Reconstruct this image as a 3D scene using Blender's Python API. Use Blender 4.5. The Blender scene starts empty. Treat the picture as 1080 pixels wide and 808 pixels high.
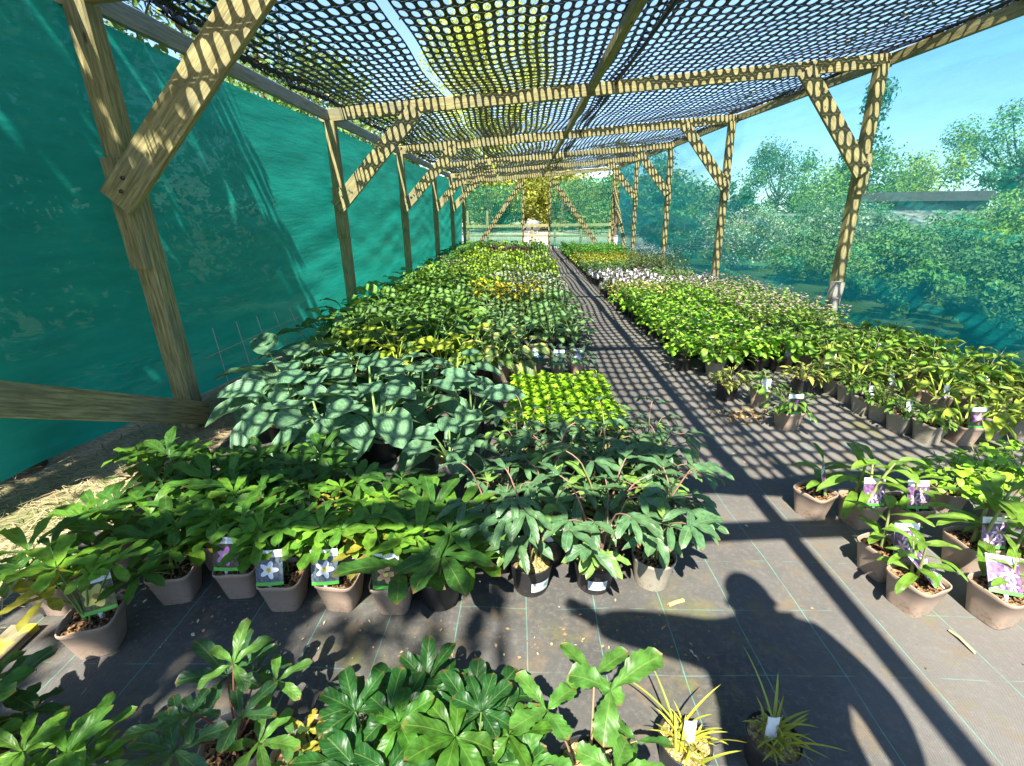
import bpy, math, random
import numpy as np
from mathutils import Vector, Matrix
R = math.radians
sc = bpy.context.scene
COL = sc.collection
rng = np.random.default_rng(7)
random.seed(7)
PI = math.pi

# ------------------------------------------------------------------ camera
HC, PITCH, YAW, FPX = 1.45, R(20.6), R(1.23), 480.0
cam = bpy.data.cameras.new('camera'); camo = bpy.data.objects.new('camera', cam); COL.objects.link(camo)
cam.sensor_width = 36; cam.lens = 36 * FPX / 1080; cam.clip_start = .02; cam.clip_end = 3000
camo.location = (0, 0, HC); camo.rotation_euler = (PI / 2 - PITCH, 0, YAW)
sc.camera = camo
RM = Matrix.Rotation(YAW, 3, 'Z') @ Matrix.Rotation(PI / 2 - PITCH, 3, 'X')


def at(px, py, z=0.0):
    """the ground point (height z) seen at a pixel of the 1080x808 photograph"""
    d = RM @ Vector(((px - 540) / FPX, -(py - 404) / FPX, -1))
    k = (z - HC) / d.z
    return k * d.x, k * d.y


# ------------------------------------------------------------------ light
SX, SY = .17, .715                         # ground shift of a shadow per metre of height
sd = Vector((SX, SY, -1)).normalized()
elev = math.asin(-sd.z)
sun = bpy.data.lights.new('sun', 'SUN'); suno = bpy.data.objects.new('sun', sun); COL.objects.link(suno)
sun.energy = 5.0; sun.angle = R(.5); sun.color = (1, .945, .84)
suno.rotation_euler = sd.to_track_quat('-Z', 'Y').to_euler(); suno.location = (-3, -10, 14)
w = bpy.data.worlds.new('World'); sc.world = w; w.use_nodes = True
nt = w.node_tree; bg = nt.nodes['Background']
sky = nt.nodes.new('ShaderNodeTexSky'); sky.sky_type = 'NISHITA'; sky.sun_disc = False
sky.sun_elevation = elev
sky.sun_rotation = math.atan2(-sd.x, -sd.y)  # sun azimuth measured from +Y towards +X
sky.air_density = 1.0; sky.dust_density = .25; sky.ozone_density = 5.0
nt.links.new(sky.outputs[0], bg.inputs[0]); bg.inputs[1].default_value = .105
sc.view_settings.view_transform = 'Standard'; sc.view_settings.look = 'None'
sc.view_settings.exposure = 1.75; sc.view_settings.gamma = 1
cy = sc.cycles
cy.max_bounces = 7; cy.diffuse_bounces = 3; cy.glossy_bounces = 2; cy.transmission_bounces = 4
cy.transparent_max_bounces = 10; cy.use_denoising = True; cy.caustics_reflective = False; cy.caustics_refractive = False
cy.sample_clamp_indirect = 6
try: cy.denoiser = 'OPENIMAGEDENOISE'
except Exception: pass

# ------------------------------------------------------------------ node helpers
class NT:
    def __init__(s, name):
        s.m = bpy.data.materials.new(name); s.m.use_nodes = True
        s.t = s.m.node_tree; s.b = s.t.nodes['Principled BSDF']; s.out = s.t.nodes['Material Output']
    def n(s, typ, **kw):
        nd = s.t.nodes.new(typ)
        for k, v in kw.items(): setattr(nd, k, v)
        return nd
    def l(s, a, b): s.t.links.new(a, b)
    def val(s, sock, v):
        if isinstance(v, (int, float)): sock.default_value = v
        elif isinstance(v, (tuple, list)): sock.default_value = (*v, 1) if len(v) == 3 and sock.type == 'RGBA' else v
        else: s.l(v, sock)
    def math(s, op, a, b=0.0, c=None, clamp=False):
        nd = s.n('ShaderNodeMath', operation=op, use_clamp=clamp)
        s.val(nd.inputs[0], a); s.val(nd.inputs[1], b)
        if c is not None: s.val(nd.inputs[2], c)
        return nd.outputs[0]
    def mix(s, f, a, b, blend='MIX'):
        nd = s.n('ShaderNodeMix', data_type='RGBA', blend_type=blend)
        s.val(nd.inputs[0], f); s.val(nd.inputs[6], a); s.val(nd.inputs[7], b)
        return nd.outputs[2]
    def noise(s, vec, scale, detail=3.0, rough=.55):
        nd = s.n('ShaderNodeTexNoise'); s.val(nd.inputs['Scale'], scale); nd.inputs['Detail'].default_value = detail
        nd.inputs['Roughness'].default_value = rough
        if vec is not None: s.l(vec, nd.inputs['Vector'])
        return nd.outputs['Fac']
    def ramp(s, f, a, b, c0=(0, 0, 0), c1=(1, 1, 1)):
        nd = s.n('ShaderNodeValToRGB'); e = nd.color_ramp.elements
        e[0].position = a; e[1].position = b; e[0].color = (*c0, 1); e[1].color = (*c1, 1)
        s.l(f, nd.inputs[0]); return nd.outputs[0]
    def smooth(s, f, a, b):
        nd = s.n('ShaderNodeMapRange', interpolation_type='SMOOTHSTEP'); s.val(nd.inputs[0], f)
        nd.inputs[1].default_value = a; nd.inputs[2].default_value = b; return nd.outputs[0]
    def coord(s, which='Object'): return s.n('ShaderNodeTexCoord').outputs[which]
    def xyz(s, v):
        nd = s.n('ShaderNodeSeparateXYZ'); s.l(v, nd.inputs[0]); return nd.outputs
    def scale(s, v, sx, sy, sz):
        nd = s.n('ShaderNodeMapping'); nd.inputs['Scale'].default_value = (sx, sy, sz); s.l(v, nd.inputs[0]); return nd.outputs[0]
    def bump(s, h, strength=.3, dist=.01):
        nd = s.n('ShaderNodeBump'); nd.inputs['Strength'].default_value = strength; nd.inputs['Distance'].default_value = dist
        s.l(h, nd.inputs['Height']); s.l(nd.outputs[0], s.b.inputs['Normal']); return nd.outputs[0]
    def base(s, c, rough=.6, spec=.4):
        s.val(s.b.inputs['Base Color'], c); s.val(s.b.inputs['Roughness'], rough); s.val(s.b.inputs['Specular IOR Level'], spec)
    def attr(s, name='Col'):
        nd = s.n('ShaderNodeAttribute', attribute_name=name); return nd.outputs['Color']


def simple(name, c, rough=.6, spec=.4, var=.25, scale=20):
    k = NT(name); nz = k.noise(k.coord(), scale, 4)
    if 'pot' in name:
        ob = k.coord(); z = k.xyz(ob)[2]; sp_ = k.noise(ob, 70, 4, .75); sc_ = k.noise(k.scale(ob, 6, 6, 40), 3, 3)
        cc = k.mix(nz, tuple(x * (1 - var) for x in c), tuple(min(1, x * (1 + var)) for x in c))
        cc = k.mix(k.math('MULTIPLY', k.smooth(sc_, .55, .75), .3), cc, tuple(min(1, x * 1.4 + .03) for x in c))
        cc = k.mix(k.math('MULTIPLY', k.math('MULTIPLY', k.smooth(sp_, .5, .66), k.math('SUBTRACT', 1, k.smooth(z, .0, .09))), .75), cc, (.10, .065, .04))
        k.base(cc, rough, spec); k.bump(nz, .12, .003); return k.m
    k.base(k.mix(nz, tuple(x * (1 - var) for x in c), tuple(min(1, x * (1 + var)) for x in c)), rough, spec)
    k.bump(nz, .15, .004)
    return k.m


def leaf_mat(name, rough=.4, trans=.3, vein='pinnate', veinc=(.45, .55, .2), veins=.35, edge=None, edge_at=.62, nveins=9, bump=.5, spec=.4, wear=False):
    k = NT(name); c = k.attr(); uv = k.coord('UV'); x = k.xyz(uv)
    U = k.math('MULTIPLY', k.math('ABSOLUTE', k.math('SUBTRACT', x[0], .5)), 2)
    V = x[1]
    geo = k.coord('Object'); nz = k.noise(geo, 38, 3)
    c = k.mix(k.smooth(nz, .3, .75), c, k.mix(.5, c, (0, 0, 0)), 'MIX')
    mid = k.math('SUBTRACT', 1, k.smooth(U, .02, .085))
    if vein == 'pinnate':
        ph = k.math('FRACT', k.math('MULTIPLY', k.math('SUBTRACT', V, k.math('MULTIPLY', U, .22)), nveins))
        tri = k.math('ABSOLUTE', k.math('SUBTRACT', ph, .5))
        side = k.smooth(tri, .4, .5)
        h = k.math('ADD', k.math('MULTIPLY', tri, -1), k.math('MULTIPLY', mid, -.6))
    else:
        cu = k.math('MULTIPLY', U, nveins)
        tri = k.math('ABSOLUTE', k.math('SUBTRACT', k.math('FRACT', cu), .5))
        side = k.smooth(tri, .4, .5)
        h = k.math('MULTIPLY', k.math('COSINE', k.math('MULTIPLY', tri, PI)), 1)
        if vein == 'quilt':
            h = k.math('ADD', h, k.math('MULTIPLY', k.noise(k.scale(uv, 9, 9, 1), 2, 1), 1.0))
    if edge is not None:
        e = k.math('ADD', U, k.math('MULTIPLY', k.math('SUBTRACT', k.noise(k.scale(uv, 5, 5, 5), 3, 3), .5), .5))
        c = k.mix(k.smooth(e, edge_at - .05, edge_at + .05), c, edge)
    if wear:
        wn = k.noise(geo, 55, 3, .7)
        tipw = k.math('MULTIPLY', k.smooth(k.math('ADD', V, k.math('MULTIPLY', wn, .25)), 1.02, 1.12), 1)
        c = k.mix(k.math('MULTIPLY', tipw, .8), c, (.2, .12, .04)); c = k.mix(k.math('MULTIPLY', k.smooth(wn, .68, .74), .7), c, (.22, .2, .06))
    vm = k.math('MULTIPLY', k.math('MAXIMUM', mid, k.math('MULTIPLY', side, .45)), veins)
    c = k.mix(vm, c, veinc)
    k.base(c, rough, spec)
    bn = k.bump(h, bump, .004)
    tr = k.n('ShaderNodeBsdfTranslucent')
    k.l(k.mix(.35, c, (.35, .5, .02), 'MIX'), tr.inputs[0])
    mx = k.n('ShaderNodeMixShader'); mx.inputs[0].default_value = trans
    k.l(k.b.outputs[0], mx.inputs[1]); k.l(tr.outputs[0], mx.inputs[2]); k.l(mx.outputs[0], k.out.inputs[0])
    return k.m


def plain_leaf(name, rough=.5, trans=.25):
    k = NT(name); c = k.attr()
    k.base(c, rough, .35)
    tr = k.n('ShaderNodeBsdfTranslucent'); k.l(c, tr.inputs[0])
    mx = k.n('ShaderNodeMixShader'); mx.inputs[0].default_value = trans
    k.l(k.b.outputs[0], mx.inputs[1]); k.l(tr.outputs[0], mx.inputs[2]); k.l(mx.outputs[0], k.out.inputs[0])
    return k.m


def vcol(name, rough=.6, spec=.3):
    k = NT(name); k.base(k.attr(), rough, spec); return k.m


# ------------------------------------------------------------------ materials
M = {}
M['hell'] = leaf_mat('hellebore leaf', .4, .36, 'pinnate', (.3, .42, .1), .3, nveins=7, bump=.22, spec=.35, wear=True)
M['hell_dark'] = leaf_mat('grey green hellebore leaf', .38, .2, 'pinnate', (.26, .36, .14), .38, nveins=7, bump=.22, spec=.35, wear=True)
M['hosta'] = leaf_mat('hosta leaf', .45, .3, 'parallel', (.3, .4, .12), .3, nveins=5, bump=.7)
M['hosta_blue'] = leaf_mat('blue hosta leaf', .5, .2, 'quilt', (.24, .34, .2), .25, nveins=6, bump=.45)
M['hosta_cream'] = leaf_mat('cream edged hosta leaf', .45, .3, 'parallel', (.3, .4, .12), .2, edge=(.5, .46, .12), edge_at=.66, nveins=5)
M['hosta_white'] = leaf_mat('white edged hosta leaf', .45, .25, 'parallel', (.3, .4, .2), .2, edge=(.55, .57, .36), edge_at=.6, nveins=4)
M['lily'] = leaf_mat('arching leaf', .35, .35, 'parallel', (.34, .45, .08), .35, nveins=5, bump=.5, spec=.5)
M['leaf'] = plain_leaf('small leaf', .45, .3)
M['far_leaf'] = plain_leaf('tree leaf', .55, .3)
M['stem'] = vcol('stem', .5)

k = NT('weathered timber'); uv = k.coord('UV'); ob = k.coord()
g = k.noise(k.scale(uv, 22, 1.6, 1), 3, 5, .65); g2 = k.noise(uv, 2.2, 3); g3 = k.noise(k.scale(uv, 70, 2.5, 1), 2, 2)
c = k.mix(k.smooth(g, .3, .7), (.145, .125, .05), (.36, .315, .145))
c = k.mix(k.math('MULTIPLY', k.smooth(g2, .45, .75), .7), c, (.15, .155, .105))
c = k.mix(k.math('MULTIPLY', k.smooth(g3, .62, .7), .6), c, (.10, .08, .05))
vo = k.n('ShaderNodeTexVoronoi'); vo.inputs['Scale'].default_value = 3.2; k.l(k.scale(uv, 1.6, .55, 1), vo.inputs['Vector'])
c = k.mix(k.math('SUBTRACT', 1, k.smooth(vo.outputs['Distance'], .035, .075)), c, (.09, .06, .03))
k.base(c, .8, .25); k.bump(g, .45, .006); M['wood'] = k.m

k = NT('silvered timber'); uv = k.coord('UV'); g = k.noise(k.scale(uv, 24, 1.5, 1), 3, 5, .65)
k.base(k.mix(k.smooth(g, .3, .7), (.19, .185, .16), (.36, .35, .31)), .85, .2); k.bump(g, .4, .006); M['wood_grey'] = k.m

k = NT('lichen covered plank'); uv = k.coord('UV'); g = k.noise(k.scale(uv, 10, 2, 1), 2, 5); g2 = k.noise(uv, 7, 4)
c = k.mix(k.smooth(g, .3, .7), (.12, .1, .06), (.28, .24, .15)); c = k.mix(k.smooth(g2, .47, .6), c, (.5, .42, .04))
k.base(c, .9, .1); k.bump(g, .5, .01); M['lichen'] = k.m

k = NT('black net plastic'); k.base((.012, .013, .018), .55, .3); M['mesh'] = k.m
k = NT('rusty steel'); k.base((.09, .06, .045), .6, .5); k.val(k.b.inputs['Metallic'], .6); M['bolt'] = k.m


def net_mat(name, dark, light, transp, tint, seed):
    k = NT(name); ob = k.coord('UV')
    n1 = k.noise(k.scale(ob, 1.3, 7, 1), 1.3, 5, .6); n2 = k.noise(k.scale(ob, 1, 1.6, 1), .8, 3)
    n3 = k.noise(k.scale(ob, 120, 260, 1), 2, 1)
    fold = k.noise(k.scale(ob, .7, 5, 1), 2.3, 4, .6)
    c = k.mix(n1, dark, light); c = k.mix(k.math('MULTIPLY', k.smooth(n3, .45, .7), .3), c, tuple(q * .45 for q in dark))
    tl = k.n('ShaderNodeBsdfTranslucent'); k.l(k.mix(n1, tuple(x * 1.1 for x in dark), tuple(min(1, x * 1.35) for x in light)), tl.inputs[0])
    k.base(c, .5, .3)
    b = k.bump(k.math('ADD', fold, k.math('MULTIPLY', n3, .1)), .38, .02); k.l(b, tl.inputs['Normal'])
    m1 = k.n('ShaderNodeMixShader'); m1.inputs[0].default_value = .62
    k.l(k.b.outputs[0], m1.inputs[1]); k.l(tl.outputs[0], m1.inputs[2])
    tp = k.n('ShaderNodeBsdfTransparent'); tp.inputs[0].default_value = (*tint, 1)
    m2 = k.n('ShaderNodeMixShader')
    # threads overlap when the cloth is seen edge on, so less shows through
    ge = k.n('ShaderNodeNewGeometry'); dp = k.n('ShaderNodeVectorMath', operation='DOT_PRODUCT')
    k.l(ge.outputs['Incoming'], dp.inputs[0]); k.l(ge.outputs['True Normal'], dp.inputs[1])
    facing = k.smooth(k.math('ABSOLUTE', dp.outputs['Value']), .02, .55)
    facing = k.math('MULTIPLY', facing, k.math('ADD', .3, k.math('MULTIPLY', k.smooth(k.xyz(ob)[1], .15, .85), .7)))
    k.l(k.math('MULTIPLY', k.math('MULTIPLY', facing, k.math('ADD', .85, k.math('MULTIPLY', n1, .3))), transp, clamp=True), m2.inputs[0])
    k.l(m1.outputs[0], m2.inputs[1]); k.l(tp.outputs[0], m2.inputs[2]); k.l(m2.outputs[0], k.out.inputs[0])
    return k.m


M['net_left'] = net_mat('dense green shade cloth', (.006, .19, .15), (.018, .33, .26), .022, (.55, .9, .8), 1)
M['net_right'] = net_mat('thin green shade cloth', (.0, .30, .27), (.02, .40, .40), .54, (.72, .95, .99), 2)
M['net_end'] = net_mat('end green shade cloth', (.0, .22, .16), (.03, .42, .28), .62, (.82, 1, .84), 3)

# woven ground fabric: thread weave, green marker lines, dust, moss
k = NT('woven weed fabric'); ob = k.coord(); x = k.xyz(ob)
wig = k.math('MULTIPLY', k.math('SUBTRACT', k.noise(ob, 1.1, 2), .5), .06)
def gline(v, per, ph, half):
    f = k.math('ABSOLUTE', k.math('SUBTRACT', k.math('FRACT', k.math('DIVIDE', k.math('ADD', v, ph), per)), .5))
    return k.math('SUBTRACT', 1, k.smooth(k.math('MULTIPLY', f, per), half * .55, half))
lx = gline(k.math('ADD', x[0], wig),   .262, .10, .0021)
ly = gline(k.math('ADD', x[1], wig), .265, .105, .0022)
dash = k.smooth(k.noise(ob, 9, 2), .4, .6)
ln = k.math('MAXIMUM', k.math('MULTIPLY', lx, k.math('ADD', .55, k.math('MULTIPLY', dash, .4))), k.math('MULTIPLY', ly, k.math('MULTIPLY', dash, .55)))
wv = k.n('ShaderNodeTexBrick'); wv.inputs['Scale'].default_value = 220; k.l(ob, wv.inputs['Vector'])
wx = k.math('SINE', k.math('MULTIPLY', x[0], 1400)); wy = k.math('SINE', k.math('MULTIPLY', x[1], 1700))
weave = k.math('MULTIPLY', wx, wy)
n1 = k.noise(ob, 1.6, 5, .6); n2 = k.noise(ob, 7, 4, .65); n3 = k.noise(k.scale(ob, 30, 260, 1), 1, 2)
c = k.mix(k.smooth(n1, .3, .7), (.045, .046, .044), (.10, .098, .09))
n4 = k.noise(ob, 45, 4, .7); n5 = k.noise(ob, 260, 2)
c = k.mix(k.math('MULTIPLY', k.smooth(n4, .45, .75), .5), c, (.20, .18, .15))
c = k.mix(k.math('MULTIPLY', k.smooth(n5, .5, .8), .55), c, (.035, .034, .033))
c = k.mix(k.math('MULTIPLY', n3, .35), c, (.17, .16, .145))
c = k.mix(k.math('MULTIPLY', k.smooth(weave, .2, .9), .22), c, (.03, .03, .03))
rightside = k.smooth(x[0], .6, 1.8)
c = k.mix(k.math('MULTIPLY', rightside, .5), c, (.22, .2, .175))  # left side stays darker in colour, painted in for the dappled shade
c = k.mix(k.math('MULTIPLY', k.smooth(n2, .5, .7), .6), c, (.17, .125, .075))
moss = k.math('MULTIPLY', k.smooth(k.noise(ob, 2.3, 5, .7), .53, .7), k.math('MAXIMUM', k.math('SUBTRACT', 1, k.smooth(x[1], .9, 1.9)), k.math('MULTIPLY', k.smooth(x[0], 1.3, 1.8), .9)))
c = k.mix(k.math('MULTIPLY', moss, .8), c, (.15, .15, .035))
c = k.mix(k.math('MULTIPLY', ln, .75), c, (.12, .36, .28))
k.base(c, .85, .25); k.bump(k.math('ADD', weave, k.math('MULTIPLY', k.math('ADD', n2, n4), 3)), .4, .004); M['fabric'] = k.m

k = NT('dry grassy ground'); ob = k.coord(); n1 = k.noise(ob, .9, 5, .6); n2 = k.noise(k.scale(ob, 20, 60, 1), 1, 4); n3 = k.noise(ob, 14, 4)
c = k.mix(k.smooth(n2, .3, .7), (.22, .17, .10), (.46, .38, .24)); c = k.mix(k.math('MULTIPLY', k.smooth(n1, .5, .68), .8), c, (.09, .12, .035))
c = k.mix(k.math('MULTIPLY', k.smooth(n3, .55, .7), .4), c, (.12, .085, .05))
k.base(c, .95, .1); k.bump(n2, .6, .02); M['ground'] = k.m

k = NT('rough lawn'); ob = k.coord(); n1 = k.noise(ob, .7, 5, .6); n2 = k.noise(ob, 24, 4)
c = k.mix(n2, (.05, .10, .02), (.13, .19, .04)); c = k.mix(k.math('MULTIPLY', k.smooth(n1, .55, .75), .6), c, (.2, .18, .09)); k.base(c, .95, .1); k.bump(n2, .8, .03); M['lawn'] = k.m
k = NT('pale gravel'); ob = k.coord(); v = k.n('ShaderNodeTexVoronoi'); v.inputs['Scale'].default_value = 22; k.l(ob, v.inputs['Vector'])
sp = k.n('ShaderNodeSeparateColor'); k.l(v.outputs['Color'], sp.inputs[0])
c = k.mix(sp.outputs[0], (.26, .24, .2), (.6, .56, .48)); k.base(c, .9, .2); k.bump(v.outputs['Distance'], .7, .03); M['gravel'] = k.m

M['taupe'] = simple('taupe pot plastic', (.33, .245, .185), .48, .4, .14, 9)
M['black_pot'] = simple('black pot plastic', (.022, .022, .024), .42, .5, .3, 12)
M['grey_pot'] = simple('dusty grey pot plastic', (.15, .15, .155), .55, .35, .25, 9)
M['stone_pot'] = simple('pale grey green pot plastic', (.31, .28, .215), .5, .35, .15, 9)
k = NT('bark compost'); ob = k.coord(); v = k.n('ShaderNodeTexVoronoi'); v.inputs['Scale'].default_value = 75; k.l(ob, v.inputs['Vector'])
sp = k.n('ShaderNodeSeparateColor'); k.l(v.outputs['Color'], sp.inputs[0])
k.base(k.mix(k.smooth(sp.outputs[0], .3, .9), (.045, .025, .015), (.34, .20, .10)), .9, .1); k.bump(v.outputs['Distance'], .8, .01); M['soil'] = k.m
k = NT('grit top dressing'); ob = k.coord(); v = k.n('ShaderNodeTexVoronoi'); v.inputs['Scale'].default_value = 110; k.l(ob, v.inputs['Vector'])
sp = k.n('ShaderNodeSeparateColor'); k.l(v.outputs['Color'], sp.inputs[0])
k.base(k.mix(sp.outputs[0], (.2, .14, .05), (.55, .43, .2)), .9, .1); k.bump(v.outputs['Distance'], .6, .006); M['grit'] = k.m
M['tank'] = simple('grey white enamel', (.2, .21, .22), .5, .4, .2)
M['white'] = simple('white plastic', (.72, .72, .72), .4, .4, .05)
M['chip'] = vcol('bark chip', .9, .1)


def flower_label(name, petal, petal2, centre, bgd, flowers, head=(.8, .8, .78), foot=(.1, .42, .06), npet=5, star=.25):
    """printed plant label: pale header, flowers on a dark ground, coloured foot strip"""
    k = NT(name); uv = k.coord('UV'); x = k.xyz(uv); U, V = x[0], x[1]
    nz = k.noise(uv, 9, 3)
    c = k.mix(k.smooth(nz, .35, .65), tuple(b * .4 for b in bgd), bgd)
    for cx, cyy, rad in flowers:
        dx = k.math('SUBTRACT', U, cx); dy = k.math('MULTIPLY', k.math('SUBTRACT', V, cyy), 1.35)
        r = k.math('SQRT', k.math('ADD', k.math('MULTIPLY', dx, dx), k.math('MULTIPLY', dy, dy)))
        th = k.math('ARCTAN2', dy, dx)
        edge = k.math('MULTIPLY', rad, k.math('ADD', 1 - star, k.math('MULTIPLY', k.math('COSINE', k.math('MULTIPLY', th, npet)), star)))
        inside = k.math('LESS_THAN', r, edge)
        pc = k.mix(k.math('DIVIDE', r, rad), petal2, petal)
        c = k.mix(inside, c, pc)
        c = k.mix(k.math('LESS_THAN', r, rad * .25), c, centre)
    c = k.mix(k.math('GREATER_THAN', V, .8), c, head)
    # faint unreadable script lines in the header
    ink = k.math('MULTIPLY', k.math('MULTIPLY', k.math('GREATER_THAN', k.noise(k.scale(uv, 30, 9, 1), 1.3, 2), .54), k.math('LESS_THAN', k.math('ABSOLUTE', k.math('SUBTRACT', V, .9)), .035)),
                 k.math('LESS_THAN', k.math('ABSOLUTE', k.math('SUBTRACT', U, .5)), .36))
    c = k.mix(k.math('MULTIPLY', ink, .75), c, (.12, .12, .2))
    c = k.mix(k.math('LESS_THAN', V, .1), c, foot)
    k.base(c, .3, .5); return k.m


M['lab_white'] = flower_label('white flower label', (.72, .72, .85), (.8, .8, .72), (.65, .5, .05), (.12, .16, .2), [(.5, .44, .36)])
M['lab_yellow'] = flower_label('yellow flower label', (.55, .5, .14), (.45, .45, .1), (.25, .14, .03), (.1, .12, .04), [(.5, .45, .42)], star=.15)
M['lab_cream'] = flower_label('cream flower label', (.72, .55, .28), (.45, .08, .06), (.8, .7, .15), (.08, .12, .04), [(.5, .42, .38)])
M['lab_purple'] = flower_label('pink flower label', (.55, .12, .5), (.7, .35, .6), (.8, .7, .3), (.08, .1, .06), [(.5, .44, .4)])
M['lab_toad'] = flower_label('pink and white star flower label', (.75, .66, .78), (.62, .22, .52), (.7, .4, .2), (.2, .1, .22), [(.3, .3, .27), (.68, .52, .3), (.72, .24, .2)], npet=6, star=.38)
M['lab_blue'] = flower_label('blue flower label', (.3, .6, .75), (.55, .75, .85), (.75, .8, .8), (.03, .2, .33), [(.5, .45, .4)])
M['lab_mauve'] = flower_label('mauve flower label', (.55, .5, .7), (.45, .35, .6), (.7, .7, .6), (.1, .18, .12), [(.4, .5, .3), (.66, .34, .24)])
k = NT('barcode sticker'); uv = k.coord('UV'); x = k.xyz(uv)
box = k.math('MULTIPLY', k.math('LESS_THAN', k.math('ABSOLUTE', k.math('SUBTRACT', x[0], .78)), .13), k.math('LESS_THAN', k.math('ABSOLUTE', k.math('SUBTRACT', x[1], .55)), .22))
bars = k.math('GREATER_THAN', k.math('SINE', k.math('MULTIPLY', x[0], 190)), -.1)
txt = k.math('MULTIPLY', k.math('MULTIPLY', k.math('GREATER_THAN', k.math('SINE', k.math('MULTIPLY', x[1], 42)), .35), k.math('GREATER_THAN', k.noise(k.scale(uv, 40, 9, 1), 1.2, 1), .48)), k.math('MULTIPLY', k.math('LESS_THAN', x[0], .58), k.math('GREATER_THAN', x[0], .08)))
c = k.mix(k.math('MULTIPLY', box, bars), (.62, .74, .72), (.03, .03, .03)); c = k.mix(k.math('MULTIPLY', txt, .6), c, (.1, .2, .2)); k.base(c, .35, .5); M['sticker'] = k.m

# ------------------------------------------------------------------ mesh builder
class MB:
    def __init__(s): s.v, s.f, s.mi, s.uv, s.c, s.n = [], [], [], [], [], 0
    def add(s, v, f, mat=0, uv=None, col=(1, 1, 1)):
        v = np.asarray(v, float); f = np.asarray(f, int)
        s.v.append(v); s.f.append(f + s.n); s.mi.append(np.full(len(f), mat, np.int32))
        s.uv.append(np.zeros((len(v), 2)) if uv is None else np.asarray(uv, float))
        cc = np.asarray(col, float); cc = np.tile(cc, (len(v), 1)) if cc.ndim == 1 else cc
        s.c.append(cc); s.n += len(v)
    def extend(s, o, matoff=0, M4=None):
        for v, f, mi, uv, c in zip(o.v, o.f, o.mi, o.uv, o.c):
            s.v.append(v if M4 is None else v @ M4[:3, :3].T + M4[:3, 3]); s.mi.append(mi + matoff); s.uv.append(uv); s.c.append(c)
        base = s.n
        for f in o.f: s.f.append(f + base)
        s.n += o.n
    def mesh(s, name, mats, smooth=True):
        me = bpy.data.meshes.new(name)
        v = np.concatenate(s.v); uv = np.concatenate(s.uv); c = np.concatenate(s.c)
        loops = np.concatenate([f.ravel() for f in s.f]).astype(np.int32)
        tot = np.concatenate([np.full(len(f), f.shape[1], np.int32) for f in s.f])
        st = np.concatenate([[0], np.cumsum(tot)[:-1]]).astype(np.int32)
        me.vertices.add(len(v)); me.vertices.foreach_set('co', v.astype(np.float32).ravel())
        me.loops.add(len(loops)); me.loops.foreach_set('vertex_index', loops)
        me.polygons.add(len(tot)); me.polygons.foreach_set('loop_start', st)
        me.polygons.foreach_set('material_index', np.concatenate(s.mi).astype(np.int32))
        me.polygons.foreach_set('use_smooth', np.full(len(tot), smooth, bool))
        ul = me.uv_layers.new(name='UVMap'); ul.data.foreach_set('uv', uv[loops].astype(np.float32).ravel())
        at_ = me.attributes.new('Col', 'FLOAT_COLOR', 'POINT')
        at_.data.foreach_set('color', np.concatenate([c, np.ones((len(c), 1))], 1).astype(np.float32).ravel())
        for m in mats: me.materials.append(m)
        me.update(calc_edges=True); me.validate()
        return me
    def build(s, name, mats, parent=None, smooth=True):
        return link(name, s.mesh(name, mats, smooth), parent)


def link(name, me, parent=None, loc=(0, 0, 0), rot=(0, 0, 0), scale=1):
    o = bpy.data.objects.new(name, me); COL.objects.link(o)
    o.location = loc; o.rotation_euler = rot; o.scale = (scale,) * 3 if isinstance(scale, (int, float)) else scale
    if parent is not None: o.parent = parent
    return o


def tag(o, label=None, cat=None, group=None, kind=None):
    if label: o['label'] = label
    if cat: o['category'] = cat
    if group: o['group'] = group
    if kind: o['kind'] = kind
    return o


def thing(name, label, cat, loc=(0, 0, 0), rz=0, group=None, scale=1):
    o = bpy.data.objects.new(name, None); COL.objects.link(o); o.empty_display_size = .1
    o.location = loc; o.rotation_euler = (0, 0, rz); o.scale = (scale,) * 3
    return tag(o, label, cat, group)


def grid_faces(nu, nv):
    i = np.arange(nu - 1)[:, None] * nv + np.arange(nv - 1)[None]
    return np.stack([i, i + 1, i + nv + 1, i + nv], -1).reshape(-1, 4)


def tube(mb, pts, rad, n=5, mat=0, col=(1, 1, 1), cap=False):
    pts = np.asarray(pts, float); k = len(pts); rad = np.broadcast_to(rad, (k,))
    d = np.gradient(pts, axis=0); d /= np.linalg.norm(d, axis=1)[:, None] + 1e-9
    up = np.where(np.abs(d[:, 2:3]) > .9, np.array([[1., 0, 0]]), np.array([[0, 0, 1.]]))
    a = np.cross(d, up); a /= np.linalg.norm(a, axis=1)[:, None] + 1e-9; b = np.cross(d, a)
    th = np.arange(n + 1) * 2 * PI / n
    v = pts[:, None] + rad[:, None, None] * (np.cos(th)[None, :, None] * a[:, None] + np.sin(th)[None, :, None] * b[:, None])
    ln = np.concatenate([[0], np.cumsum(np.linalg.norm(np.diff(pts, axis=0), axis=1))])
    uv = np.stack(np.broadcast_arrays((th / (2 * PI))[None] * .4, ln[:, None]), -1)
    mb.add(v.reshape(-1, 3), grid_faces(k, n + 1), mat, uv.reshape(-1, 2), col)


PROF = {
    'lance': lambda t: 1.85 * t ** .75 * (1 - t) ** .62,
    'obov': lambda t: 1.75 * t ** .95 * (1 - t) ** .42,
    'ovate': lambda t: 1.62 * (t + .015) ** .38 * (1 - t) ** .62,
    'heart': lambda t: 1.62 * (t + .03) ** .32 * (1 - t) ** .62,
    'blade': lambda t: 1.25 * (t + .1) ** .2 * (1 - t) ** .55,
    'round': lambda t: 2 * np.sqrt(np.clip((t + .04) * (1.04 - t), 0, 1)) * .96,
}


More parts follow.
